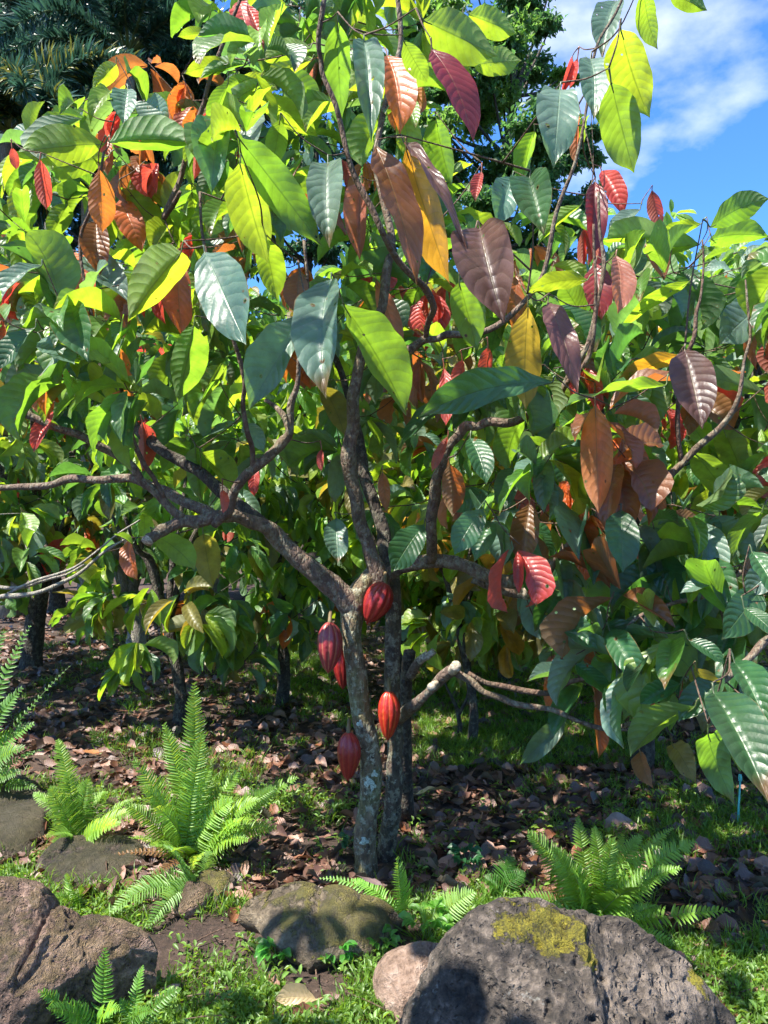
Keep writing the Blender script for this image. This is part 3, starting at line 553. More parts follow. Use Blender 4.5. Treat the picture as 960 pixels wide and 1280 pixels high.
# ------------------------------------------------------------------ cacao pods
def pod(px, py, d, wpx, hpx, tilt, colr, label, yaw=0.):
    c = P(px, py, d); Lr = hpx/F*d; Wr = wpx/F*d; top = c+np.array([-math.sin(tilt)*Lr/2*-1, 0, math.cos(tilt)*Lr/2])
    root = tag(empty('cacao_pod', top), label, 'cacao pod', 'cacao pods growing on the trunk')
    nu, nv = 80, 48; V = []; UV = []
    ax = np.array([-math.sin(tilt), 0, -math.cos(tilt)]); e1 = np.array([math.cos(tilt), 0, -math.sin(tilt)]); e2 = np.array([0, 1., 0])
    for j in range(nv):
        v = j/(nv-1); pr_ = (math.sin(math.pi*min(1, v**.86*1.0))**.62)*(1-.28*v)*1.16 if 0 < v < 1 else 0
        if v > .88: pr_ *= max(0., 1-((v-.88)/.12)**1.5)*.9+.1*(1-v)/.12
        for i in range(nu):
            a = 6.2832*i/nu+yaw; rib = abs(math.cos(a*5)); deep = (1-rib)**1.6
            f = 1-.11*deep-.03*(abs(math.cos(a*10)) < .25)
            nse = 1+.025*noise.noise(Vector((math.cos(a)*5+px, math.sin(a)*5, v*14)))
            r = Wr/2*pr_*f*nse; V.append(top+ax*Lr*v+e1*r*math.cos(a)+e2*r*math.sin(a)+e1*.02*Lr*math.sin(v*3)); UV.append((1-rib if rib < .5 else (1-rib), v))
    i0 = np.arange(nv-1)[:, None]*nu; k = np.arange(nu)[None]
    q = np.stack([i0+k, i0+nu+k, i0+nu+(k+1) % nu, i0+(k+1) % nu], -1).reshape(-1, 4)
    mb = MB(); mb.add(V, q, None, UV); mb.build('husk', colr, root)
    mb = MB(); tube(mb, catmull([top+np.array([0, .05, .035]), top+np.array([0, .02, .022]), top, top+ax*.006], 4), np.linspace(.007, .010, 13), 8); mb.build('stalk', M_stalk, root)
Pr = pod_material('dark_red_pod_skin', (.22, .006, .010), (.42, .045, .02)); Pp = pod_material('purplish_pink_pod_skin', (.22, .02, .03), (.52, .22, .12)); Po = pod_material('orange_red_pod_skin', (.34, .014, .008), (.58, .14, .02))
pod(470, 754, 3.14, 35, 57, .42, Pr, 'dark red ribbed cacao pod tucked under the trunk fork, highest of the five')
pod(411, 810, 3.12, 31, 66, .04, Pp, 'pinkish purple cacao pod with pale furrows hanging left of the upper trunk')
pod(426, 836, 3.26, 22, 54, -.1, Pr, 'shaded dark red cacao pod half hidden behind the pinkish purple one')
pod(485, 895, 3.1, 27, 64, .03, Po, 'orange-red ribbed cacao pod against the right side of the trunk')
pod(435, 946, 3.12, 29, 63, .02, Pr, 'bright red ribbed cacao pod hanging left of the trunk, lowest of the five', .3)

# ------------------------------------------------------------------ neighbouring tree that reaches in from the right
TR = np.array([2.35, 2.9, 0]); rt = tag(empty('cacao_tree', TR), 'cacao tree out of frame whose large dark leaves reach in at the lower right edge', 'tree')
SK2 = []
limb(rt, 'trunk', [(1262, 1140, 20, 2.9), (1255, 980, 17, 2.9), (1235, 840, 16, 2.85), (1215, 740, 14, 2.8)], M_limb, 18, .2, 31, 6, True, SK2)
limb(rt, 'limb', [(1225, 790, 11, 2.8), (1130, 770, 9, 2.6), (1040, 790, 7.5, 2.45), (960, 800, 6.5, 2.35), (905, 850, 5.5, 2.3), (860, 885, 4.5, 2.35), (815, 900, 4, 2.45), (770, 910, 3, 2.5)], M_limb, 12, .15, 32, 6, True, SK2)
limb(rt, 'limb', [(1215, 745, 10, 2.8), (1120, 690, 8, 2.7), (1030, 680, 7, 2.6), (950, 700, 5, 2.5), (880, 745, 4, 2.5), (800, 770, 3, 2.5), (755, 800, 2.4, 2.55)], M_limb, 12, .15, 33, 6, True, SK2)
limb(rt, 'limb', [(1215, 745, 10, 2.8), (1180, 560, 8, 2.8), (1100, 420, 6, 2.8), (1020, 330, 4, 2.8)], M_limb, 12, .15, 34, 6, True, SK2)
rrest = MB(); ratt = []
for i, h in enumerate(wl(parse(HR))):
    mb = MB(); p0, bk = hero(h, mb, i+3); mb.build('leaf', M_leaf, rt, origin=p0); ratt.append(bk)
RB = [(990, 240), (1300, 200), (1350, 800), (1040, 900), (960, 850), (900, 860), (820, 850), (790, 770), (860, 650), (940, 560)]
cnt = 0
while cnt < 75:
    px, py = rnd.uniform(780, 1350), rnd.uniform(200, 900)
    if not inpoly(px, py, RB): continue
    d = rnd.uniform(2.6, 3.5); c = P(px, py, d); r = rnd.random(); kind = 'Y' if r < .25 else 'G' if r < .85 else rnd.choice('RBMO')
    shoot(rrest, c, np.array([-.6, rnd.uniform(-.3, .5), .1]), kind); ratt.append(c); cnt += 1
for k in range(16):
    c = P(rnd.uniform(705, 980), rnd.uniform(720, 860), rnd.uniform(2.35, 3.0)); shoot(rrest, c, np.array([-.5, rnd.uniform(-.5, .3), .1]), rnd.choice('GGDDSYB')); ratt.append(c)
tag(rrest.build('foliage', M_leaf, rt), kind='stuff'); grow_twigs(rt, SK2, ratt, M_twig)

# ------------------------------------------------------------------ cacao trees behind
def back_tree(px, d, h, r, label, seed, dens=1., zlow=.7, stem=.08, m=M_dark, base_px=None, mix='YYGGDS', mini=False, sq=1.):
    x = (px-480)/F*d; root = tag(empty('cacao_tree', (x, d, 0)), label, 'tree', 'cacao trees in the plantation behind')
    rr = random.Random(seed); O = np.array([x, d, 0.]); fork = O+np.array([rr.uniform(-.1, .1), rr.uniform(-.1, .1), .55+.25*rr.random()])
    mb = MB(); tube(mb, catmull([O-np.array([0, 0, .08]), O+np.array([.02, 0, .25]), fork], 5), np.linspace(stem*1.15, stem*.8, 11), 14, .18, seed); mb.build('trunk', m, root)
    skel = []; cz = (zlow+h)/2; hz = (h-zlow)/2
    for k in range(5):
        an = 6.28*k/5+rr.random(); e = O+np.array([math.cos(an)*r*.6, math.sin(an)*r*.6*sq, cz+hz*rr.uniform(.1, .6)])
        p = catmull([fork-np.array([0, 0, .05]), fork+(e-fork)*.35+np.array([0, 0, .15]), fork+(e-fork)*.7, e], 5); ra = np.linspace(stem*.6, .012, len(p))
        mb = MB(); tube(mb, p, ra, 8, .12, seed+k); mb.build('limb', m, root); skel += [(q, .01) for q in p]
    mb = MB(); n = int((150 if d < 7.0 else 110 if d < 10 else 110)*dens*r*r/2.2*max(.8, hz)**.8); T = T_low if d > 7.5 else T_mid; att = []
    for k in range(n):
        while True:
            v = np.array([rr.uniform(-1, 1) for _ in range(3)]); l = (np.hypot(v[0], v[1])**3+abs(v[2])**4)**(1/3)
            if .35 < l < 1: break
        v *= (1+.25*math.sin(3*v[0]*2+seed)*math.sin(4*v[1]+seed)); c = O+np.array([v[0]*r, v[1]*r*sq, cz+v[2]*hz])
        kq = rr.random(); kd = rr.choice(mix) if kq > .07 else rr.choice('RBOLE')
        nl = rr.randint(6, 9)
        up = np.array([0, 0, 1.]); out = nrm(v*np.array([1, 1, .4])+rng.normal(0, .3, 3)); A = []; Nn = []; Bp = []; Cc = []; Tr = []; Ln = []
        for q in range(nl):
            rad = nrm(rng.normal(0, 1, 3)); a = nrm(out*.5+rad*.8-up*rr.uniform(.2, 1.6)); A.append(a); Nn.append(nrm(up+out*.6+rng.normal(0, .4, 3))); Bp.append(c+rad*.05)
            cc, tr = lcol(kd if rr.random() < .6 else rr.choice(mix), rr); cc = cc*1.2; Cc.append(cc); Tr.append(tr); Ln.append(rr.uniform(.14, .27))
        Ln = np.array(Ln); tt = T[rr.randrange(len(T))]
        place(mb, tt, np.array(Bp), np.array(A), np.array(Nn), Ln, Ln*.37, np.array(Cc), np.array(Tr)); att.append(c)
    tag(mb.build('crown', M_leafbg, root), None)
    if d < 9: grow_twigs(root, skel, att[::3], m, .007, .003)
    return root
BT = [(222, 5.4, 2.3, .8, 'young cacao tree with a thin dark stem directly behind the large fern', 1.5, .40, .045, M_dark, 'YGGDL'),
 (352, 6.0, 2.7, .95, 'low leafy cacao tree whose drooping leaves fill the gap left of the main trunk', 1.5, .42, .05, M_dark, 'YGGDS'),
 (168, 8.3, 4.0, 1.75, 'cacao tree with a pale grey trunk base, back left between two dark stems', 1., .9, .10, M_grey, 'GGDDS'),
 (38, 7.4, 4.0, 1.7, 'cacao tree with a dark trunk at the left edge in deep shade', 1., .85, .10, M_dark, 'GGDDL'),
 (-170, 5.6, 3.9, 1.5, 'cacao tree mostly outside the left edge with yellowing low leaves', 1., .9, .10, M_grey, 'YGGLS'),
 (345, 9.6, 4.2, 2.0, 'far cacao tree seen between the young tree and the main trunk', 1., .75, .10, M_dark, 'GGDDS'),
 (500, 6.3, 3.4, 1.3, 'cacao tree directly behind the main trunk with pale sunlit leaves', 1.2, .62, .07, M_dark, 'YYGGSL'),
 (628, 6.8, 3.4, 1.15, 'cacao tree with yellow-green drooping leaves to the right of the pods', 1.4, .35, .06, M_dark, 'YYGLL'),
 (588, 5.0, 1.75, .62, 'small young cacao tree with pale yellow-green leaves close behind the cut branch', 1.9, .62, .03, M_dark, 'YYELLG'),
 (700, 5.6, 2.4, .85, 'bushy low cacao tree behind the middle of the lower right branch', 1.4, .55, .05, M_dark, 'YGGDS'),
 (802, 4.5, 2.9, 1.1, 'cacao tree with a short black stem under the lower right branch', 1., .95, .06, M_dark, 'YGGDS'),
 (985, 5.9, 3.6, 1.6, 'cacao tree behind the right edge with glossy sunlit leaves', 1., .9, .09, M_dark, 'YGGDS'),
 (745, 7.6, 3.9, 1.6, 'cacao tree in the gap between the lower right branch and the tall tree', 1., .9, .09, M_dark, 'YGGGS'),
 (890, 9.0, 4.4, 2.0, 'cacao tree behind the bare upper right twigs below the hill', 1., .8, .10, M_dark, 'YGGGS'),
 (70, 11.5, 5.0, 2.3, 'far cacao tree below the palms at the left', .8, .9, .12, M_dark, 'GDDG'),
 (240, 12.5, 5.0, 2.4, 'far cacao tree in shade behind the young tree', .8, .9, .12, M_dark, 'GDDG'),
 (430, 13., 5.0, 2.4, 'farthest cacao tree straight behind the trunk', .8, .9, .12, M_dark, 'GGDS'),
 (590, 12.2, 5.0, 2.3, 'far cacao tree below the tall dark tree', .8, .9, .12, M_dark, 'YGGS'),
 (735, 13.5, 5.2, 2.5, 'far cacao tree right of the tall dark tree', .8, .9, .12, M_dark, 'YGGS'),
 (930, 13.2, 5.2, 2.5, 'far cacao tree in front of the hill at the right', .8, .9, .12, M_dark, 'YGGD')]
for i, (px, d, h, r, lb, dn, zl, st, m_, mx_) in enumerate(BT): back_tree(px, d, h, r, lb, 100+i, dn, zl, st, m_, None, mx_)
# pale bare branches of the left tree
lt = tag(empty('bare_branch', P(60, 735, 4.6)), 'pale bare branches of the left tree low at the left edge above the dark ground', 'branch')
for s in ([(-60, 765, 4, 4.6), (0, 746, 3.8, 4.6), (50, 740, 3.2, 4.6), (100, 716, 2.6, 4.65), (160, 672, 1.8, 4.7)], [(-50, 730, 3, 4.75), (10, 735, 2.8, 4.7), (60, 724, 2.4, 4.7), (105, 706, 1.6, 4.68)], [(10, 742, 2.2, 4.65), (70, 718, 2, 4.6), (120, 690, 1.6, 4.6), (175, 650, 1.2, 4.6)]):
    limb(lt, 'branch', s, M_grey, 10, .15, 41, 6, False)
# slim forked sapling behind the cut branch
sp_ = tag(empty('sapling', G(576, 925)), 'thin leafless forked sapling standing in the grass right of the trunk', 'sapling')
d_ = G(576, 925)[1]
limb(sp_, 'stem', [(576, 930, 4, d_), (575, 905, 3.6, d_), (572, 885, 3.2, d_)], M_dark, 8, .1, 51, 4, False)
limb(sp_, 'branch', [(572, 888, 3, d_), (563, 868, 2.2, d_), (556, 852, 1.6, d_)], M_dark, 8, .1, 52, 4, False)
limb(sp_, 'branch', [(574, 892, 3, d_), (584, 872, 2.2, d_), (590, 852, 1.6, d_), (588, 815, 1.2, d_)], M_dark, 8, .1, 53, 4, False)

# far wood that closes the view
mb = MB(); K = 26000
x = rng.uniform(-42, 42, K); y = rng.uniform(22, 30, K)+np.abs(x)*.1; top = 5.2+1.3*np.sin(x*.42+1)+.9*np.sin(x*1.13)+.5*np.sin(x*2.7); z = top*rng.uniform(0, 1, K)**.7
a = rng.normal(0, 1, (K, 3)); a[:, 2] -= .8; n_ = rng.normal(0, .5, (K, 3)); n_[:, 2] += 1; n_[:, 1] -= .4
base_c = np.array([.04, .085, .03])*rng.uniform(.6, 1.5, (K, 1))*np.array([1., 1, 1]); 
place(mb, leaf_template(3, 4, .8, .2, 0, 5), np.stack([x, y, z], 1), a, n_, rng.uniform(.4, .8, K), rng.uniform(.2, .35, K), base_c, base_c*3.2)
tag(mb.build('distant_wood', M_fine), kind='stuff')

# ------------------------------------------------------------------ tall broadleaf tree
def tall_tree(px, d, label, clumps, seed, leafn=330, ls=.13, colr=(.03, .075, .02)):
    rr = random.Random(seed); g = np.random.default_rng(seed); x = (px-480)/F*d; root = tag(empty('broadleaf_tree', (x, d, 0)), label, 'tree'); O = np.array([x, d, 0.])
    skel_top = P(px+10, 120, d)
    mb = MB(); pth = catmull([O-np.array([0, 0, .1]), O+np.array([.1, 0, 2.5]), O+np.array([-.2, .1, 5.5]), skel_top], 8); tube(mb, pth, np.linspace(.24, .07, len(pth)), 14, .12, seed); mb.build('trunk', M_dark, root)
    lf = MB()
    for k, (cx, cy, cr) in enumerate(clumps):
        dd = d+g.uniform(-1.6, 1.6); c = P(cx, cy, dd); 
        i = int(np.argmin(np.linalg.norm(pth-(c-np.array([0, 0, 1.2])), axis=1)))
        mb = MB(); lp = catmull([pth[i], (pth[i]+c)/2+np.array([0, 0, -.15]), c], 5); tube(mb, lp, np.linspace(.05, .012, len(lp)), 6, .1, k); mb.build('limb', M_dark, root)
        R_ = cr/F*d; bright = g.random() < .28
        for s in range(max(3, int(cr/6))):                         # small sprays inside each clump
            o = g.normal(0, .45, 3)*R_; o[2] *= .7; n_l = int(leafn*cr/30/max(3, int(cr/6))*1.7)
            pts = c+o+g.normal(0, .26, (n_l, 3))*R_*np.array([1, 1, .55])
            a = g.normal(0, 1, (n_l, 3)); a[:, 2] -= .5; nn = g.normal(0, .6, (n_l, 3)); nn[:, 2] += 1
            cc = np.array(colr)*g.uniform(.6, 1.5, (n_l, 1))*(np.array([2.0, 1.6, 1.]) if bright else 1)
            ll = g.uniform(.7, 1.3, n_l)*ls; place(lf, LT, pts, a, nn, ll, ll*.5, cc, np.clip(cc*4, 0, .8))
    lf.build('crown', M_fine, root)
LT = leaf_template(3, 3, .5, .2, 0, 3, prof=(np.array([0, .5, 1]), np.array([.1, 1, .1])))
cl = [(655, 10, 34), (640, 50, 38), (690, 30, 22), (610, 70, 36), (665, 90, 34), (630, 120, 38), (600, 150, 34), (680, 135, 26), (650, 165, 38), (712, 165, 24), (620, 200, 36), (740, 195, 20), (700, 205, 30),
      (660, 225, 36), (720, 245, 26), (610, 255, 36), (690, 270, 34), (650, 290, 38), (728, 290, 18), (600, 310, 36), (510, 350, 36), (540, 240, 36), (500, 180, 34), (480, 300, 34), (530, 400, 34), (520, 120, 34), (700, 320, 32), (640, 345, 38), (560, 20, 36), (570, 110, 36), (560, 210, 36), (570, 300, 36),
      (590, -30, 36), (650, -50, 36), (705, 95, 14), (742, 165, 12), (520, 60, 34), (530, 170, 34), (520, 280, 34), (480, 120, 32), (470, 230, 32), (690, -20, 20), (690, 370, 30), (740, 350, 22), (560, 370, 34)]
tall_tree(630, 17., 'tall dark broadleaf tree rising behind the crown against the blue sky', cl, 5, 760, .15, (.035, .085, .02))
cl2 = [(430, 20, 34), (395, 80, 34), (450, 130, 32), (370, 20, 32), (400, 170, 34), (340, 90, 32), (440, 210, 34), (360, 200, 34), (300, 170, 30), (330, 260, 34), (420, 290, 34), (280, 250, 30), (450, 340, 30), (380, 330, 34)]
tall_tree(390, 19., 'dark broadleaf tree standing behind the upper middle of the crown, beside the palms', cl2, 6, 420, .17, (.02, .055, .02))

# ------------------------------------------------------------------ foxtail palms
def palm(x, y, h, nf, label, seed, fl=2.3, yellow=0):
    root = tag(empty('foxtail_palm', (x, y, 0)), label, 'palm tree', 'palms at the upper left'); rr = random.Random(seed); g = np.random.default_rng(seed)
    mb = MB(); p = catmull([(x, y, -.1), (x+.05, y, h*.5), (x, y, h)], 8); tube(mb, p, np.linspace(.17, .10, len(p)), 16, .03, seed); mb.build('trunk', M_grey, root)
    top = np.array([x, y, h])
    for k in range(nf):
        an = k*2.4+rr.random()*.4; el = rr.uniform(-.25, 1.15); dr = np.array([math.cos(an)*math.cos(el), math.sin(an)*math.cos(el), math.sin(el)]); L_ = fl*rr.uniform(.85, 1.15)
        p1 = top+dr*L_*.45; p2 = top+dr*L_*.85-np.array([0, 0, L_*(.25+.15*rr.random())]); pth = catmull([top-np.array([0, 0, .1]), p1, p2], 16); mb = MB()
        tube(mb, pth, np.linspace(.03, .008, len(pth)), 5, c=(.10, .14, .04)); B = []; A = []; Ls = []
        tg = np.gradient(pth, axis=0); tg /= np.linalg.norm(tg, axis=1, keepdims=True)
        for s in range(620):
            f = rr.uniform(.12, 1)*(len(pth)-1); i = min(int(f), len(pth)-2); b = pth[i]+(pth[i+1]-pth[i])*(f-i); r0 = nrm(np.cross(tg[i], g.normal(0, 1, 3)))
            B.append(b); A.append(nrm(r0+tg[i]*.8-np.array([0, 0, .12]))); Ls.append(rr.uniform(.2, .42)*(1.05-abs(f/(len(pth)-1)-.5)*.9))
        K = len(B); Ls = np.array(Ls); yel = (g.random((K, 1)) < yellow); cc = np.where(yel, np.array([[.16, .16, .03]]), np.array([[.03, .08, .05]]))*g.uniform(.6, 1.4, (K, 1)); 
        place(mb, LTp, np.array(B), np.array(A), g.normal(0, 1, (K, 3))+np.array([0, 0, .8]), Ls, np.full(K, .034), cc, np.clip(cc*2.5, 0, .8)); mb.build('frond', M_palm, root, smooth=False)
LTp = leaf_template(2, 4, .7, 0, 0, 3, prof=LINW)
palm(P(160, 0, 13.)[0], 13., 9.3, 22, 'dark foxtail palm with a pale trunk, middle of the palms', 61, 2.7)
palm(P(10, 0, 11.)[0], 11., 7.0, 22, 'lower foxtail palm at the left edge with yellowish feathery fronds', 62, 2.5, .22)
palm(P(262, 0, 14.)[0], 14., 8.6, 20, 'foxtail palm just left of the crown with spiky dark fronds', 63, 2.5, .06)
palm(P(60, 0, 15.)[0], 15., 11.2, 20, 'tallest foxtail palm near the upper left corner', 64, 2.9)
palm(P(110, 0, 12.)[0], 12., 6.6, 20, 'short foxtail palm half hidden behind the crown at the left', 65, 2.4, .08)
cl3 = [(x_+17*((y_//60) % 2), y_, 36) for x_ in range(-60, 300, 52) for y_ in range(-60, 330, 60)]
tall_tree(110, 22., 'dark broadleaf tree filling the corner behind the palms', cl3, 7, 420, .2, (.016, .042, .02))

# ------------------------------------------------------------------ rocks
def rock(name, outline, dmid, depth, m, label, seed, cat='rock', amp=.04, fac=.10, nu=150, nv=70, flat=None, det=1.0, group=None, pit=0.):
    pts = np.array([P(a, b, dmid) for a, b in outline]); c = pts.mean(0); xs = pts[:, 0]-c[0]; zs = pts[:, 2]-c[2]
    an = np.arctan2(zs, xs); rr_ = np.hypot(xs, zs); o = np.argsort(an); an = an[o]; rr_ = rr_[o]; an = np.concatenate([an-2*np.pi, an, an+2*np.pi]); rr_ = np.tile(rr_, 3); V = []
    r2 = random.Random(seed); planes = [(Vector((r2.uniform(-1, 1), r2.uniform(-1, -.4), r2.uniform(-.3, .9))).normalized(), r2.uniform(.60, .85)) for _ in range(10)]
    for j in range(nv+1):
        ph = -math.pi/2+math.pi*j/nv
        for i in range(nu):
            th = 2*math.pi*i/nu; tt = (th+math.pi) % (2*math.pi)-math.pi; r = float(np.interp(tt, an, rr_)); cp = abs(math.cos(ph))**.62; 
            d = Vector((math.cos(th)*cp, math.sin(ph), math.sin(th)*cp)); f = 1.
            for pn, ph_ in (planes if fac else []):
                dt = d.dot(pn)
                if dt*f > ph_: f = f*(1-fac*8*(dt*f-ph_)/max(.3, dt)) if fac else f
            bk = d.y > 0; p = Vector((d.x*r, d.y*depth*(.22 if bk else .62), d.z*r))*(f if not bk else 1)
            if bk: e_ = (math.cos(ph)/cp) if cp > 1e-6 else 1; p.x *= e_; p.z *= e_
            q = Vector((p.x+c[0], p.y, p.z))+Vector((seed*3.7, 0, 0)); sc_ = 1/max(.12, rr_.mean())
            n = noise.noise(q*sc_*1.1)*1.0+.5*noise.noise(q*sc_*2.7)+.22*det*noise.noise(q*sc_*8)+.12*det*noise.noise(q*38)+.08*det*noise.noise(q*85)
            n += -.28*(1-abs(noise.noise(q*sc_*1.9+Vector((5, 5, 5)))*2))**3*det
            if pit:
                for fq, am in ((16, 1.3), (34, .9)):
                    vd = noise.voronoi(q*fq+Vector((0, 0, 3)))[0][0]; n -= pit*am*max(0., .42-vd)*(1 if noise.noise(q*6+Vector((fq, 0, 0))) > -.15 else .15)
            p += p.normalized()*amp*n if p.length > 1e-6 else Vector()
            V.append((p.x+c[0], p.y+dmid, p.z+c[2]))
    i0 = np.arange(nv)[:, None]*nu; k = np.arange(nu)[None]
    q = np.stack([i0+k, i0+nu+k, i0+nu+(k+1) % nu, i0+(k+1) % nu], -1).reshape(-1, 4)
    mb = MB(); mb.add(V, q[:, ::-1]); o_ = mb.build(name, m, origin=(c[0], dmid, c[2])); tag(o_, label, cat, group); return o_
BC = np.array([P(a, b, 2.05) for a, b in [(500, 1300), (530, 1215), (548, 1175), (575, 1145), (602, 1127), (650, 1122), (705, 1138), (760, 1152), (825, 1182), (880, 1225), (925, 1280), (950, 1330), (900, 1420), (560, 1420)]]).mean(0)
def rel(px, py, d): return tuple(P(px, py, d)-np.array([BC[0], 2.05, BC[2]]))
M_lava = rock_material('pitted_grey_lava', (.012, .010, .008), (.07, .055, .043), (.22, .175, .14), 1.1, 1, mossloc=[(rel(645, 1150, 1.98), .07), (rel(700, 1158, 1.98), .08), (rel(735, 1185, 1.92), .05), (rel(770, 1225, 1.88), .03), (rel(865, 1225, 2.05), .04)])
rock('boulder', [(500, 1300), (530, 1215), (548, 1175), (575, 1145), (602, 1127), (650, 1122), (705, 1138), (760, 1152), (825, 1182), (880, 1225), (925, 1280), (950, 1330), (900, 1420), (560, 1420)], 2.05, .62, M_lava,
     'large pitted dark lava boulder with yellow moss on top, lower right', 3, 'boulder', .034, .13, 520, 230, pit=1.3)
M_red = rock_material('weathered_pinkish_lava', (.035, .021, .016), (.17, .105, .075), (.35, .235, .18), .8, .15, rough=.85, lich=.15)
rock('boulder', [(-120, 1130), (-40, 1102), (20, 1100), (48, 1108), (62, 1135), (100, 1150), (140, 1154), (172, 1168), (194, 1192), (190, 1228), (165, 1262), (60, 1300), (-120, 1320)], 2.35, .50, M_red,
     'pinkish brown pitted lava boulder with a dark right face, lower left corner', 8, 'boulder', .026, .14, 420, 180, pit=1.0)
M_tan = rock_material('smooth_tan_stone', (.06, .045, .03), (.15, .115, .075), (.28, .225, .155), .12, .6, ((.09, .08, .008), (.34, .30, .04)), lich=.1)
rock('boulder', [(298, 1152), (308, 1130), (340, 1112), (400, 1112), (450, 1120), (490, 1134), (508, 1158), (490, 1176), (440, 1182), (380, 1178), (320, 1168)], 2.75, .42, M_tan, 'rounded tan stone with mossy top at the foot of the trunk', 12, 'boulder', .018, .07, 160, 90, det=.5)
M_orange = rock_material('pinkish_sandy_stone', (.13, .08, .055), (.27, .18, .13), (.38, .28, .22), .05, 0, lich=.1)
rock('flat_stone', [(464, 1228), (476, 1204), (505, 1186), (545, 1180), (585, 1195), (585, 1250), (520, 1256), (474, 1246)], 2.40, .30, M_orange, 'small flat pinkish orange stone leaning against the dark boulder', 15, 'stone', .01, .06, 100, 60, det=.4)
M_slab = rock_material('dark_brown_stone', (.03, .02, .016), (.085, .06, .045), (.16, .12, .09), .1, .35, ((.05, .06, .01), (.14, .14, .03)), lich=.1)
def slab(outline, h, label, seed):
    pts = np.array([G(a, b) for a, b in outline]); c = pts.mean(0); an = np.arctan2(pts[:, 1]-c[1], pts[:, 0]-c[0]); r_ = np.hypot(pts[:, 0]-c[0], pts[:, 1]-c[1]); o = np.argsort(an)
    an = an[o]; r_ = r_[o]; an = np.concatenate([an-2*np.pi, an, an+2*np.pi]); r_ = np.tile(r_, 3); V = []; nu, nv = 120, 40
    for j in range(nv+1):
        f = j/nv; rad = min(1, f*1.12) if f < .9 else 1+.03*math.sin((f-.9)*30); z = h*(1-max(0, (f-.62)/.28)**3) if f < .9 else -.08*(f-.9)/.1
        for i in range(nu):
            th = -math.pi+2*math.pi*i/nu; r = float(np.interp(th, an, r_))*rad; x, y = c[0]+r*math.cos(th), c[1]+r*math.sin(th)
            n = noise.noise(Vector((x*4, y*4, seed)))+.4*noise.noise(Vector((x*12, y*12, seed)))+.15*noise.noise(Vector((x*40, y*40, seed)))
            V.append((x+.012*n, y+.012*n, z+.03*n*(f < .92)))
    i0 = np.arange(nv)[:, None]*nu; k = np.arange(nu)[None]
    q = np.stack([i0+k, i0+nu+k, i0+nu+(k+1) % nu, i0+(k+1) % nu], -1).reshape(-1, 4); mb = MB(); mb.add(V, q)
    tag(mb.build('flat_stone', M_slab, origin=(c[0], c[1], 0)), label, 'stone')
slab([(-120, 1010), (-40, 975), (25, 978), (52, 1000), (62, 1040), (40, 1075), (-30, 1090), (-120, 1090)], .09, 'broad dark brown stone slab at the left edge behind the left fern', 17)
slab([(45, 1098), (62, 1068), (100, 1056), (150, 1056), (180, 1068), (168, 1098), (120, 1118), (70, 1120)], .06, 'flat dark brown slab between the two left ferns', 18)
rock('flat_stone', [(232, 1112), (244, 1096), (270, 1092), (292, 1098), (296, 1114), (270, 1122)], 3.05, .25, M_tan, 'small brownish stone below the large fern', 19, 'stone', .008, .05, 80, 40, det=.3)
rock('flat_stone', [(208, 1128), (220, 1112), (245, 1104), (268, 1114), (266, 1132), (235, 1136)], 2.95, .22, M_red, 'small reddish brown stone left of the tan boulder', 20, 'stone', .008, .05, 80, 40, det=.3)
ROCKS = [(P(700, 0, 2.15)[0], 2.2, .48, .34), (P(60, 0, 2.45)[0], 2.5, .36, .3), (P(402, 0, 2.8)[0], 2.8, .30, .2), (P(520, 0, 2.4)[0], 2.45, .13, .15), (P(-30, 0, 3.75)[0], 3.75, .36, .42), (P(112, 0, 3.25)[0], 3.25, .22, .2), (T0[0]+.04, 3.26, .11, .15)]
def on_rock(x, y): return any(((x-a)/c)**2+((y-b)/e)**2 < 1 for a, b, c, e in ROCKS)

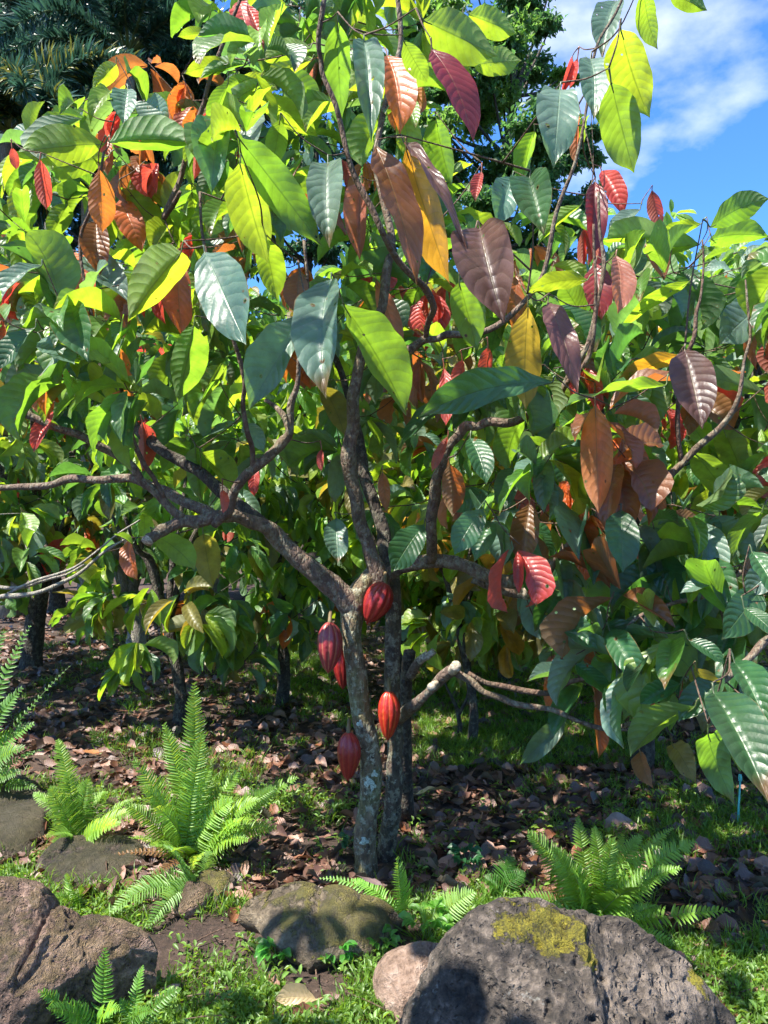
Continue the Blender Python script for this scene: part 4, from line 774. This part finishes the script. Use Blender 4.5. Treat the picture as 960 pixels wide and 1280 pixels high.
# ------------------------------------------------------------------ ferns
def frond(parent, base, tip, wid, seed, col=(.15, .29, .045), arch=.18, npin=30, side=None, droop=.0, yel=0, bright=1.):
    base = np.asarray(base, float); tip = np.asarray(tip, float); g = np.random.default_rng(seed); L_ = np.linalg.norm(tip-base); ctl = (base+tip)/2+np.array([0, 0, arch*L_])+g.normal(0, .02, 3)*L_
    ts = np.linspace(0, 1, 40)[:, None]; pth = base*(1-ts)**2+2*ctl*ts*(1-ts)+tip*ts**2; tg = np.gradient(pth, axis=0); tg /= np.linalg.norm(tg, axis=1, keepdims=True)
    up = np.array([g.normal(0, .25), -.55+g.normal(0, .2), .75]) if side is None else np.asarray(side, float)
    mb = MB(); col = np.array(col)*g.uniform(.8, 1.25); tube(mb, pth, np.linspace(.0028, .0008, 40), 5, c=col*np.array([1.3, 1., .8]), cap=False)
    B = []; A = []; Nn = []; Ls = []
    for k in range(npin):
        if g.random() < .03: continue
        f = .10+.89*(k/(npin-1))**1.0; i = f*39; i0 = min(int(i), 38); b = pth[i0]+(pth[i0+1]-pth[i0])*(i-i0); t_ = tg[i0]; s = nrm(np.cross(t_, up)); nn = np.cross(s, t_)
        ln = wid*.5*(min(1, (f+.05)*3.2)**.7)*(max(0.03, 1-f)**.55)*1.28
        for sg in (-1, 1):
            lean = .18+.45*f; a = nrm(s*sg*(1+g.normal(0, .03))+t_*lean+nn*g.normal(.04, .08)-np.array([0, 0, droop])); B.append(b+t_*(.002*sg)); A.append(a); Nn.append(nn+g.normal(0, .12, 3)); Ls.append(ln*g.uniform(.8, 1.1)*(.45 if g.random() < .03 else 1))
    K = len(B); Ls = np.array(Ls); pw = np.minimum(L_*.9/npin*.86, Ls*.34+.003); cc = np.tile(col, (K, 1))*g.uniform(.85, 1.15, (K, 1)); tr = np.clip(cc*np.array([4.0, 3.0, 1.5])*bright, 0, .9)
    place(mb, LF, np.array(B), np.array(A), np.array(Nn), Ls, pw, cc, tr); return mb.build('frond', M_fern, parent, origin=tuple(base))
LF = leaf_template(3, 6, .45, .25, .02, 9, prof=(np.array([0, .06, .2, .6, .85, 1]), np.array([.75, 1.1, .95, .75, .42, .03])))
def fern(label, bpx, bpy, fr, seed, cat='fern', extra=0, xr=.28, **k):
    b = G(bpx, bpy); d = b[1]; b[2] = .01; root = tag(empty('fern', b), label, cat, 'sword ferns around the rocks'); g = random.Random(seed)
    for i, f in enumerate(fr):
        tx, ty, wp = f[:3]; dd = f[3] if len(f) > 3 else g.uniform(-.18, .14); kw = dict(k)
        if len(f) > 4: kw.update(f[4])
        frond(root, b+np.array([g.uniform(-.03, .03), g.uniform(-.03, .03), 0]), P(tx, ty, d+dd), wp/F*d, seed*50+i, **kw)
    for i in range(2 if extra else 0):                                  # old brown fronds lying at the foot
        an = g.random()*6.28; L_ = xr*g.uniform(.8, 1.1); tag(frond(root, b+np.array([0, 0, .02]), b+np.array([math.cos(an)*L_, math.sin(an)*L_, .03]), .06, seed*50+70+i, col=(.16, .09, .04), arch=.15, bright=.5, npin=20), 'dead brown frond')
    for i in range(extra):
        an = g.random()*6.28; L_ = xr*g.uniform(.7, 1.2); frond(root, b+np.array([g.uniform(-.04, .04), g.uniform(-.04, .04), 0]), b+np.array([math.cos(an)*L_, math.sin(an)*L_, L_*g.uniform(.25, .9)]), .09, seed*50+30+i, **k)
fern('largest fern, tall upright fronds in front of the young tree', 240, 1082,
     [(243, 853, 54, .0, dict(arch=.02, npin=44)), (253, 918, 50, -.1, dict(arch=.03, npin=40)), (205, 905, 50, .1, dict(arch=.05, npin=36)), (168, 950, 52, .0, dict(arch=.08, npin=34)), (180, 985, 50, -.12), (222, 940, 48, .12, dict(npin=36)),
      (300, 962, 54, .05), (345, 985, 52, .0, dict(npin=34)), (372, 972, 50, .05, dict(arch=.14)), (325, 1000, 52, -.15), (290, 1000, 52, -.1), (345, 1035, 50, -.1), (310, 1050, 46, -.2), (195, 1010, 46, -.2), (262, 960, 46, -.05, dict(npin=36)), (155, 1005, 44, -.1)], 2, extra=9, xr=.34)
fern('medium fern with a sideways frond, in front of the dark stone at the left', 100, 1058,
     [(72, 925, 40, .15), (85, 965, 46, .0, dict(npin=34)), (62, 985, 44, -.05), (110, 975, 44, .0), (182, 1008, 34, -.12, dict(arch=.12)), (130, 990, 44, .05), (42, 992, 36, .1), (150, 1030, 34, -.15)], 3, extra=3, xr=.2)
fern('low fern with a bleached arching frond spreading toward the viewer below the largest fern', 245, 1118,
     [(140, 1140, 46, -.25, dict(arch=.35, bright=1.2)), (205, 1060, 50, -.1, dict(arch=.3)), (160, 1120, 42, -.1, dict(arch=.4)), (185, 1160, 40, -.3, dict(arch=.3)), (262, 1065, 36, .1)], 4, col=(.14, .27, .07))
fern('single small upright fern growing behind the pinkish boulder', 95, 1145, [(83, 1092, 34, .0), (98, 1110, 26, .05), (70, 1120, 26, -.03)], 5, npin=18)
fern('small bright fern at the foot of the pinkish boulder', 118, 1295,
     [(132, 1185, 38, -.02, dict(npin=20, arch=.05)), (48, 1238, 34, -.1, dict(npin=20)), (80, 1225, 34, .05, dict(npin=20)), (60, 1262, 36, -.15, dict(npin=20)), (150, 1262, 30, -.1, dict(npin=16))], 6, col=(.12, .28, .04))
fern('thin young fern with a sideways frond right of the pinkish boulder', 170, 1290,
     [(178, 1208, 26, .03, dict(npin=18)), (226, 1236, 26, -.05, dict(npin=18, arch=.25)), (150, 1250, 26, .0, dict(npin=16)), (190, 1265, 24, -.08, dict(npin=14))], 7, col=(.11, .25, .04))
fern('wide arching fern behind the mossy lava boulder', 745, 1165,
     [(660, 1042, 56, .0, dict(npin=34)), (690, 1062, 52, -.1), (722, 1022, 44, .1), (742, 1035, 46, .05), (765, 1048, 46, .0), (800, 1045, 50, .1), (868, 1052, 56, .0, dict(arch=.2)), (850, 1085, 50, -.1), (916, 1138, 44, -.15, dict(arch=.12)), (800, 1110, 44, -.2), (830, 1190, 40, -.25), (715, 1090, 44, -.12), (860, 1190, 30, -.2)], 8, extra=8, xr=.3)
fern('small dark green fern left of the wide fern, behind the top of the lava boulder', 632, 1128, [(606, 1098, 40, .0), (640, 1072, 44, .1), (655, 1090, 34, .05)], 9, npin=20, col=(.06, .17, .03))
fern('narrow pale green fern between the tan stone and the lava boulder', 500, 1150,
     [(496, 1073, 44, .0, dict(npin=24, arch=.02)), (440, 1100, 28, .1, dict(npin=22, arch=.25)), (400, 1098, 22, .15, dict(npin=22, arch=.2))], 10, col=(.13, .30, .05))
fern('bleached low fern leaning against the left side of the lava boulder', 540, 1165, [(592, 1115, 50, -.05), (570, 1120, 46, .05), (548, 1122, 34, .05), (525, 1140, 34, -.05)], 11, npin=20, col=(.18, .32, .09))
fern('fern cut off by the left edge, reaching in beside the broad dark stone', -55, 1010,
     [(38, 782, 34, .2, dict(arch=.12)), (88, 832, 14, .1, dict(arch=.1)), (28, 860, 46, .0), (42, 905, 56, .0), (30, 935, 50, -.1), (25, 965, 44, -.1), (45, 985, 40, -.1), (5, 790, 50, .2), (0, 880, 50, .0)], 12, extra=3, xr=.35, col=(.09, .20, .04))
fern('tiny pale frond standing alone in the litter left of the large fern', 126, 935, [(112, 912, 18, .0)], 13, npin=10)

# ------------------------------------------------------------------ small weeds
def weed(label, px, py, h, n, col, seed, ls=.05, lw=.4):
    b = G(px, py); b[2] = .005; root = tag(empty('weed', b), label, 'weed', 'small leafy weeds near the boulders'); g = random.Random(seed)
    for k in range(n):
        an = k*2.4+g.random(); s = b+np.array([math.cos(an)*h*.5, math.sin(an)*h*.5, h*g.uniform(.5, 1)]); mb = MB(); tube(mb, catmull([b, (b+s)/2+np.array([0, 0, h*.1]), s], 3), np.linspace(.0018, .001, 7), 5, c=(.12, .22, .05)); mb.build('stem', M_fern, root)
        mb = MB()
        for q in range(5):
            a = an+(q-2)*.6; c, tr = np.array(col)*g.uniform(.8, 1.2), None
            place(mb, T_mid[q], s, np.array([math.cos(a), math.sin(a), g.uniform(-.3, .4)]), np.array([g.uniform(-.2, .2), g.uniform(-.2, .2), 1]), ls*g.uniform(.7, 1.1), ls*lw, c, np.clip(c*3.3, 0, .9))
        mb.build('leaf', M_fern, root)
weed('bright green leafy weed at the right end of the tan stone', 478, 1195, .06, 5, (.08, .20, .03), 1, .04)
weed('bushy bright green weed between the flat stone and the bleached fern', 535, 1178, .10, 9, (.10, .23, .035), 2, .052)
weed('low leafy weed at the left end of the tan stone', 345, 1205, .05, 6, (.06, .2, .03), 3)
weed('leafy weed below the middle of the tan stone', 420, 1205, .06, 6, (.06, .2, .03), 4)
weed('weed with round leaves climbing the foot of the trunk', 448, 1075, .10, 5, (.04, .13, .06), 5, .035, .8)
weed('dark leafy weed in the litter right of the trunk', 583, 1085, .06, 7, (.03, .11, .04), 6, .05)

# turquoise plant stake
b = G(922, 1040); root = tag(empty('plant_stake', b), 'thin turquoise stake in the ground below the dark hanging leaves at the right', 'stake')
mb = MB(); tube(mb, np.array([b+np.array([0, 0, -.03]), b+np.array([.004, 0, .1]), b+np.array([.012, 0, .24])]), [.006, .005, .0045], 8); mb.build('rod', plain('turquoise_plastic', (.10, .42, .36), .5, (.12, .5, .42)), root)
mb = MB(); tube(mb, np.array([b+np.array([.012, 0, .24]), b+np.array([.012, 0, .26]), b+np.array([.012, 0, .27])]), [.009, .009, .007], 8); mb.build('cap', plain('turquoise_cap', (.10, .40, .36), .5), root)

# ------------------------------------------------------------------ leaf litter, single fallen leaves, grass
LC = np.array([[.115, .065, .052], [.17, .10, .085], [.24, .155, .135], [.07, .04, .033], [.20, .09, .045], [.30, .20, .16]])
T_lit = [leaf_template(5, 10, rnd.uniform(-.7, .9), rnd.uniform(-.1, .12), rnd.uniform(.01, .05), 60+k, twist=rnd.uniform(-.9, .9), cup=rnd.uniform(-.10, .17)) for k in range(10)]
mb = MB(); K = 0
xs, ys = [], []
while len(xs) < 19000:
    y = 1.9+11*rnd.random()**1.7; x = rnd.uniform(-.62, .62)*y+rnd.uniform(-.3, .3)
    dn = .5+.9*noise.noise(Vector((x*1.3, y*1.3, 0)))
    if y < 2.95: dn = -.05+.55*noise.noise(Vector((x*2.2, y*2.2, 9)))+(.25 if x > .9 else 0)
    if on_rock(x, y) or rnd.random() > dn+.28*(y > 2.95): continue
    xs.append(x); ys.append(y)
xs = np.array(xs); ys = np.array(ys); LC = LC*np.array([.66, .50, .42]); zs = np.array([gz(a, b) for a, b in zip(xs, ys)])
which = rng.integers(0, 10, len(xs))
M_lit = leaf_material('dry_leaf_skin', 9, .5, .10, .25, True)
for k in range(10):
    i = which == k; K = i.sum(); an = rng.uniform(0, 6.28, K); a = np.stack([np.cos(an), np.sin(an), rng.normal(0, .14, K)], 1); nn = np.stack([rng.normal(0, .22, K), rng.normal(0, .22, K), np.ones(K)], 1)
    Ls = rng.uniform(.04, .125, K); cc = LC[rng.integers(0, 6, K)]*rng.uniform(.7, 1.25, (K, 1))
    place(mb, T_lit[k], np.stack([xs[i], ys[i], zs[i]+rng.uniform(.006, .03, K)], 1), a, nn, Ls, Ls*rng.uniform(.28, .40, K), cc, cc*1.3)
tag(mb.build('leaf_litter', M_lit), kind='stuff')
FL = [(372, 900, 24, 'R', 0, 'reddish brown dead leaf on the dark ground left of the lowest pod'), (128, 945, 22, 'O', 1, 'rust coloured dead leaf beside the tiny lone frond'), (520, 1000, 40, 'E', 2, 'pale yellow-brown dead leaf resting beside the trunk base'),
      (775, 1095, 46, 'K', 0, 'large pinkish dead leaf right of the wide fern, upper one'), (850, 1120, 40, 'O', 1, 'orange-brown dead leaf under the tips of the wide fern'), (395, 1262, 46, 'L', 2, 'curled tan dead leaf in the grass at the bottom centre'),
      (190, 1258, 34, 'K', 3, 'dull purplish dead leaf right of the thin young fern'), (800, 1040, 44, 'K', 4, 'upturned pale pink dead leaf in the sunny grass patch right of the wide fern'), (605, 1035, 42, 'B', 5, 'brown dead leaf lying flat between trunk and small dark fern'),
      (478, 1162, 36, 'P', 6, 'purplish brown dead leaf caught on the right end of the tan stone'), (560, 1045, 30, 'P', 7, 'dark dead leaf in the litter just right of the trunk'), (920, 1190, 44, 'K', 8, 'pink-brown dead leaf at the right edge beside the lava boulder')]
FC = {'R': (.20, .07, .05), 'O': (.30, .12, .04), 'E': (.40, .30, .14), 'K': (.34, .21, .18), 'L': (.36, .26, .13), 'B': (.22, .12, .08), 'P': (.15, .10, .10)}
for i, (px, py, L_, k, s, lb) in enumerate(FL):
    g_ = G(px, py); an = rnd.uniform(-.6, .6)+(3.14 if i % 2 else 0); z0 = .03+(.13 if px == 478 else 0); mb = MB(); Ls = L_*1.1/F*g_[1]; c = np.array(FC[k])
    place(mb, T_lit[s % 10], np.array([g_[0], g_[1], z0]), np.array([math.cos(an), math.sin(an), .1]), np.array([.1, -.5, 1]), Ls, Ls*.36, c, c*1.5)
    tube(mb, catmull([np.array([g_[0], g_[1], z0]), np.array([g_[0]-math.cos(an)*.02, g_[1]-math.sin(an)*.02, z0+.004])], 2), .0014, 5, c=c)
    tag(mb.build('fallen_leaf', M_lit, origin=(g_[0], g_[1], z0)), lb, 'dead leaf', 'larger dead leaves on the ground')
def blades(K0, ymin, ymax, power, h0, h1, wd, dens, seed, col=(.075, .15, .02)):
    g = np.random.default_rng(seed); B = []; 
    while len(B) < K0:
        y = ymin+(ymax-ymin)*g.random()**power; x = g.uniform(-.62, .62)*y
        if on_rock(x, y): continue
        if g.random() > dens(x, y): continue
        nb = g.integers(7, 16); r = .012+.025*g.random()
        for _ in range(nb): B.append((x+g.normal(0, r), y+g.normal(0, r), 0))
    B = np.array(B)[:K0]; B[:, 2] = [gz(p[0], p[1]) for p in B]; a = g.normal(0, .55, (K0, 3)); a[:, 2] = g.uniform(.35, 1.2, K0); nn = g.normal(0, 1, (K0, 3)); nn[:, 2] += .4
    cc = np.array(col)*g.uniform(.6, 1.5, (K0, 1)); mb = MB(); place(mb, LG, B, a, nn, g.uniform(h0, h1, K0)*np.clip((B[:, 1]-.6)/2.4, .6, 1), wd, cc, np.clip(cc*np.array([5, 4, 1.7]), 0, .9)); return mb
LG = leaf_template(2, 5, 1.3, 0, 0, 3, prof=LINW)
def px_of(x, y): return 480+x/y*F, 640+CZ/y*F
def dens_g(x, y):
    px, py = px_of(x, y); n = noise.noise(Vector((x*1.6, y*1.6, 4))); n2 = noise.noise(Vector((x*6, y*6, 2))); v = .02+1.0*n+.7*n2
    if 520 < px < 820 and 790 < py < 960: v += 1.0
    if px > 480 and 960 <= py < 1130: v -= .34
    if 320 < px < 450 and 790 < py < 880: v += .7
    if px > 760 and 980 < py < 1080: v += .4
    if py < 1080 and px > 560: v += .12
    if py > 1150 and px < 560: v += .10
    if px > 840 and py > 1180: v += .6
    if px < 80 and 1070 < py < 1120: v += .6
    if px < 230 and py < 1000: v -= .1
    return max(0.015, v)
tag(blades(120000, 1.75, 9.5, 1.35, .03, .10, .0048, dens_g, 1).build('grass', M_grass, smooth=False), kind='stuff')
LW = leaf_template(3, 4, .5, .3, 0, 6)
g = np.random.default_rng(4); B = []
while len(B) < 15000:
    y = g.uniform(1.8, 4.2); x = g.uniform(-.6, .6)*y
    if on_rock(x, y) or g.random() > dens_g(x, y)*.8+.02: continue
    for _ in range(g.integers(4, 9)): B.append((x+g.normal(0, .022), y+g.normal(0, .022), g.uniform(.006, .04)))
B = np.array(B); K = len(B); a = g.normal(0, 1, (K, 3)); a[:, 2] = g.uniform(-.1, .7, K); nn = g.normal(0, .3, (K, 3)); nn[:, 2] += 1; cc = np.array([.10, .19, .035])*g.uniform(.6, 1.5, (K, 1)); Ls = g.uniform(.014, .036, K)
mb = MB(); place(mb, LW, B, a, nn, Ls, Ls*.42, cc, np.clip(cc*np.array([4, 3, 1.5]), 0, .9)); tag(mb.build('ground_cover', M_grass), kind='stuff')
# crumbs of soil and pebbles in the open foreground
mb = MB(); tv = np.array([(1, 0, 0), (-1, 0, 0), (0, 1, 0), (0, -1, 0), (0, 0, 1), (0, 0, -1)])*1.; tf = [(0, 2, 4), (2, 1, 4), (1, 3, 4), (3, 0, 4), (2, 0, 5), (1, 2, 5), (3, 1, 5), (0, 3, 5)]
for _ in range(5000):
    y = rnd.uniform(1.75, 3.6); x = rnd.uniform(-.6, .6)*y; s = .002+.008*rnd.random()**3; c = np.array([.09, .058, .045])*rnd.uniform(.5, 1.8)
    mb.add(tv*np.array([s*rnd.uniform(.7, 1.3), s*rnd.uniform(.7, 1.3), s*.7])+rng.normal(0, s*.2, (6, 3))+np.array([x, y, gz(x, y)+s*.3]), None, tf, None, c, c)
tag(mb.build('soil_crumbs', M_fine, smooth=False), kind='stuff')
mb = MB()
for _ in range(260):
    y = 1.9+6*rnd.random()**1.5; x = rnd.uniform(-.6, .6)*y
    if on_rock(x, y): continue
    an = rnd.random()*6.28; l = rnd.uniform(.05, .22); p = np.array([x, y, gz(x, y)+.02]); e = p+np.array([math.cos(an)*l, math.sin(an)*l, rnd.uniform(0, .03)])
    tube(mb, catmull([p, (p+e)/2+rng.normal(0, .01, 3), e], 3), np.linspace(.003, .0012, 7), 5)
tag(mb.build('twig_litter', M_twig), kind='stuff')
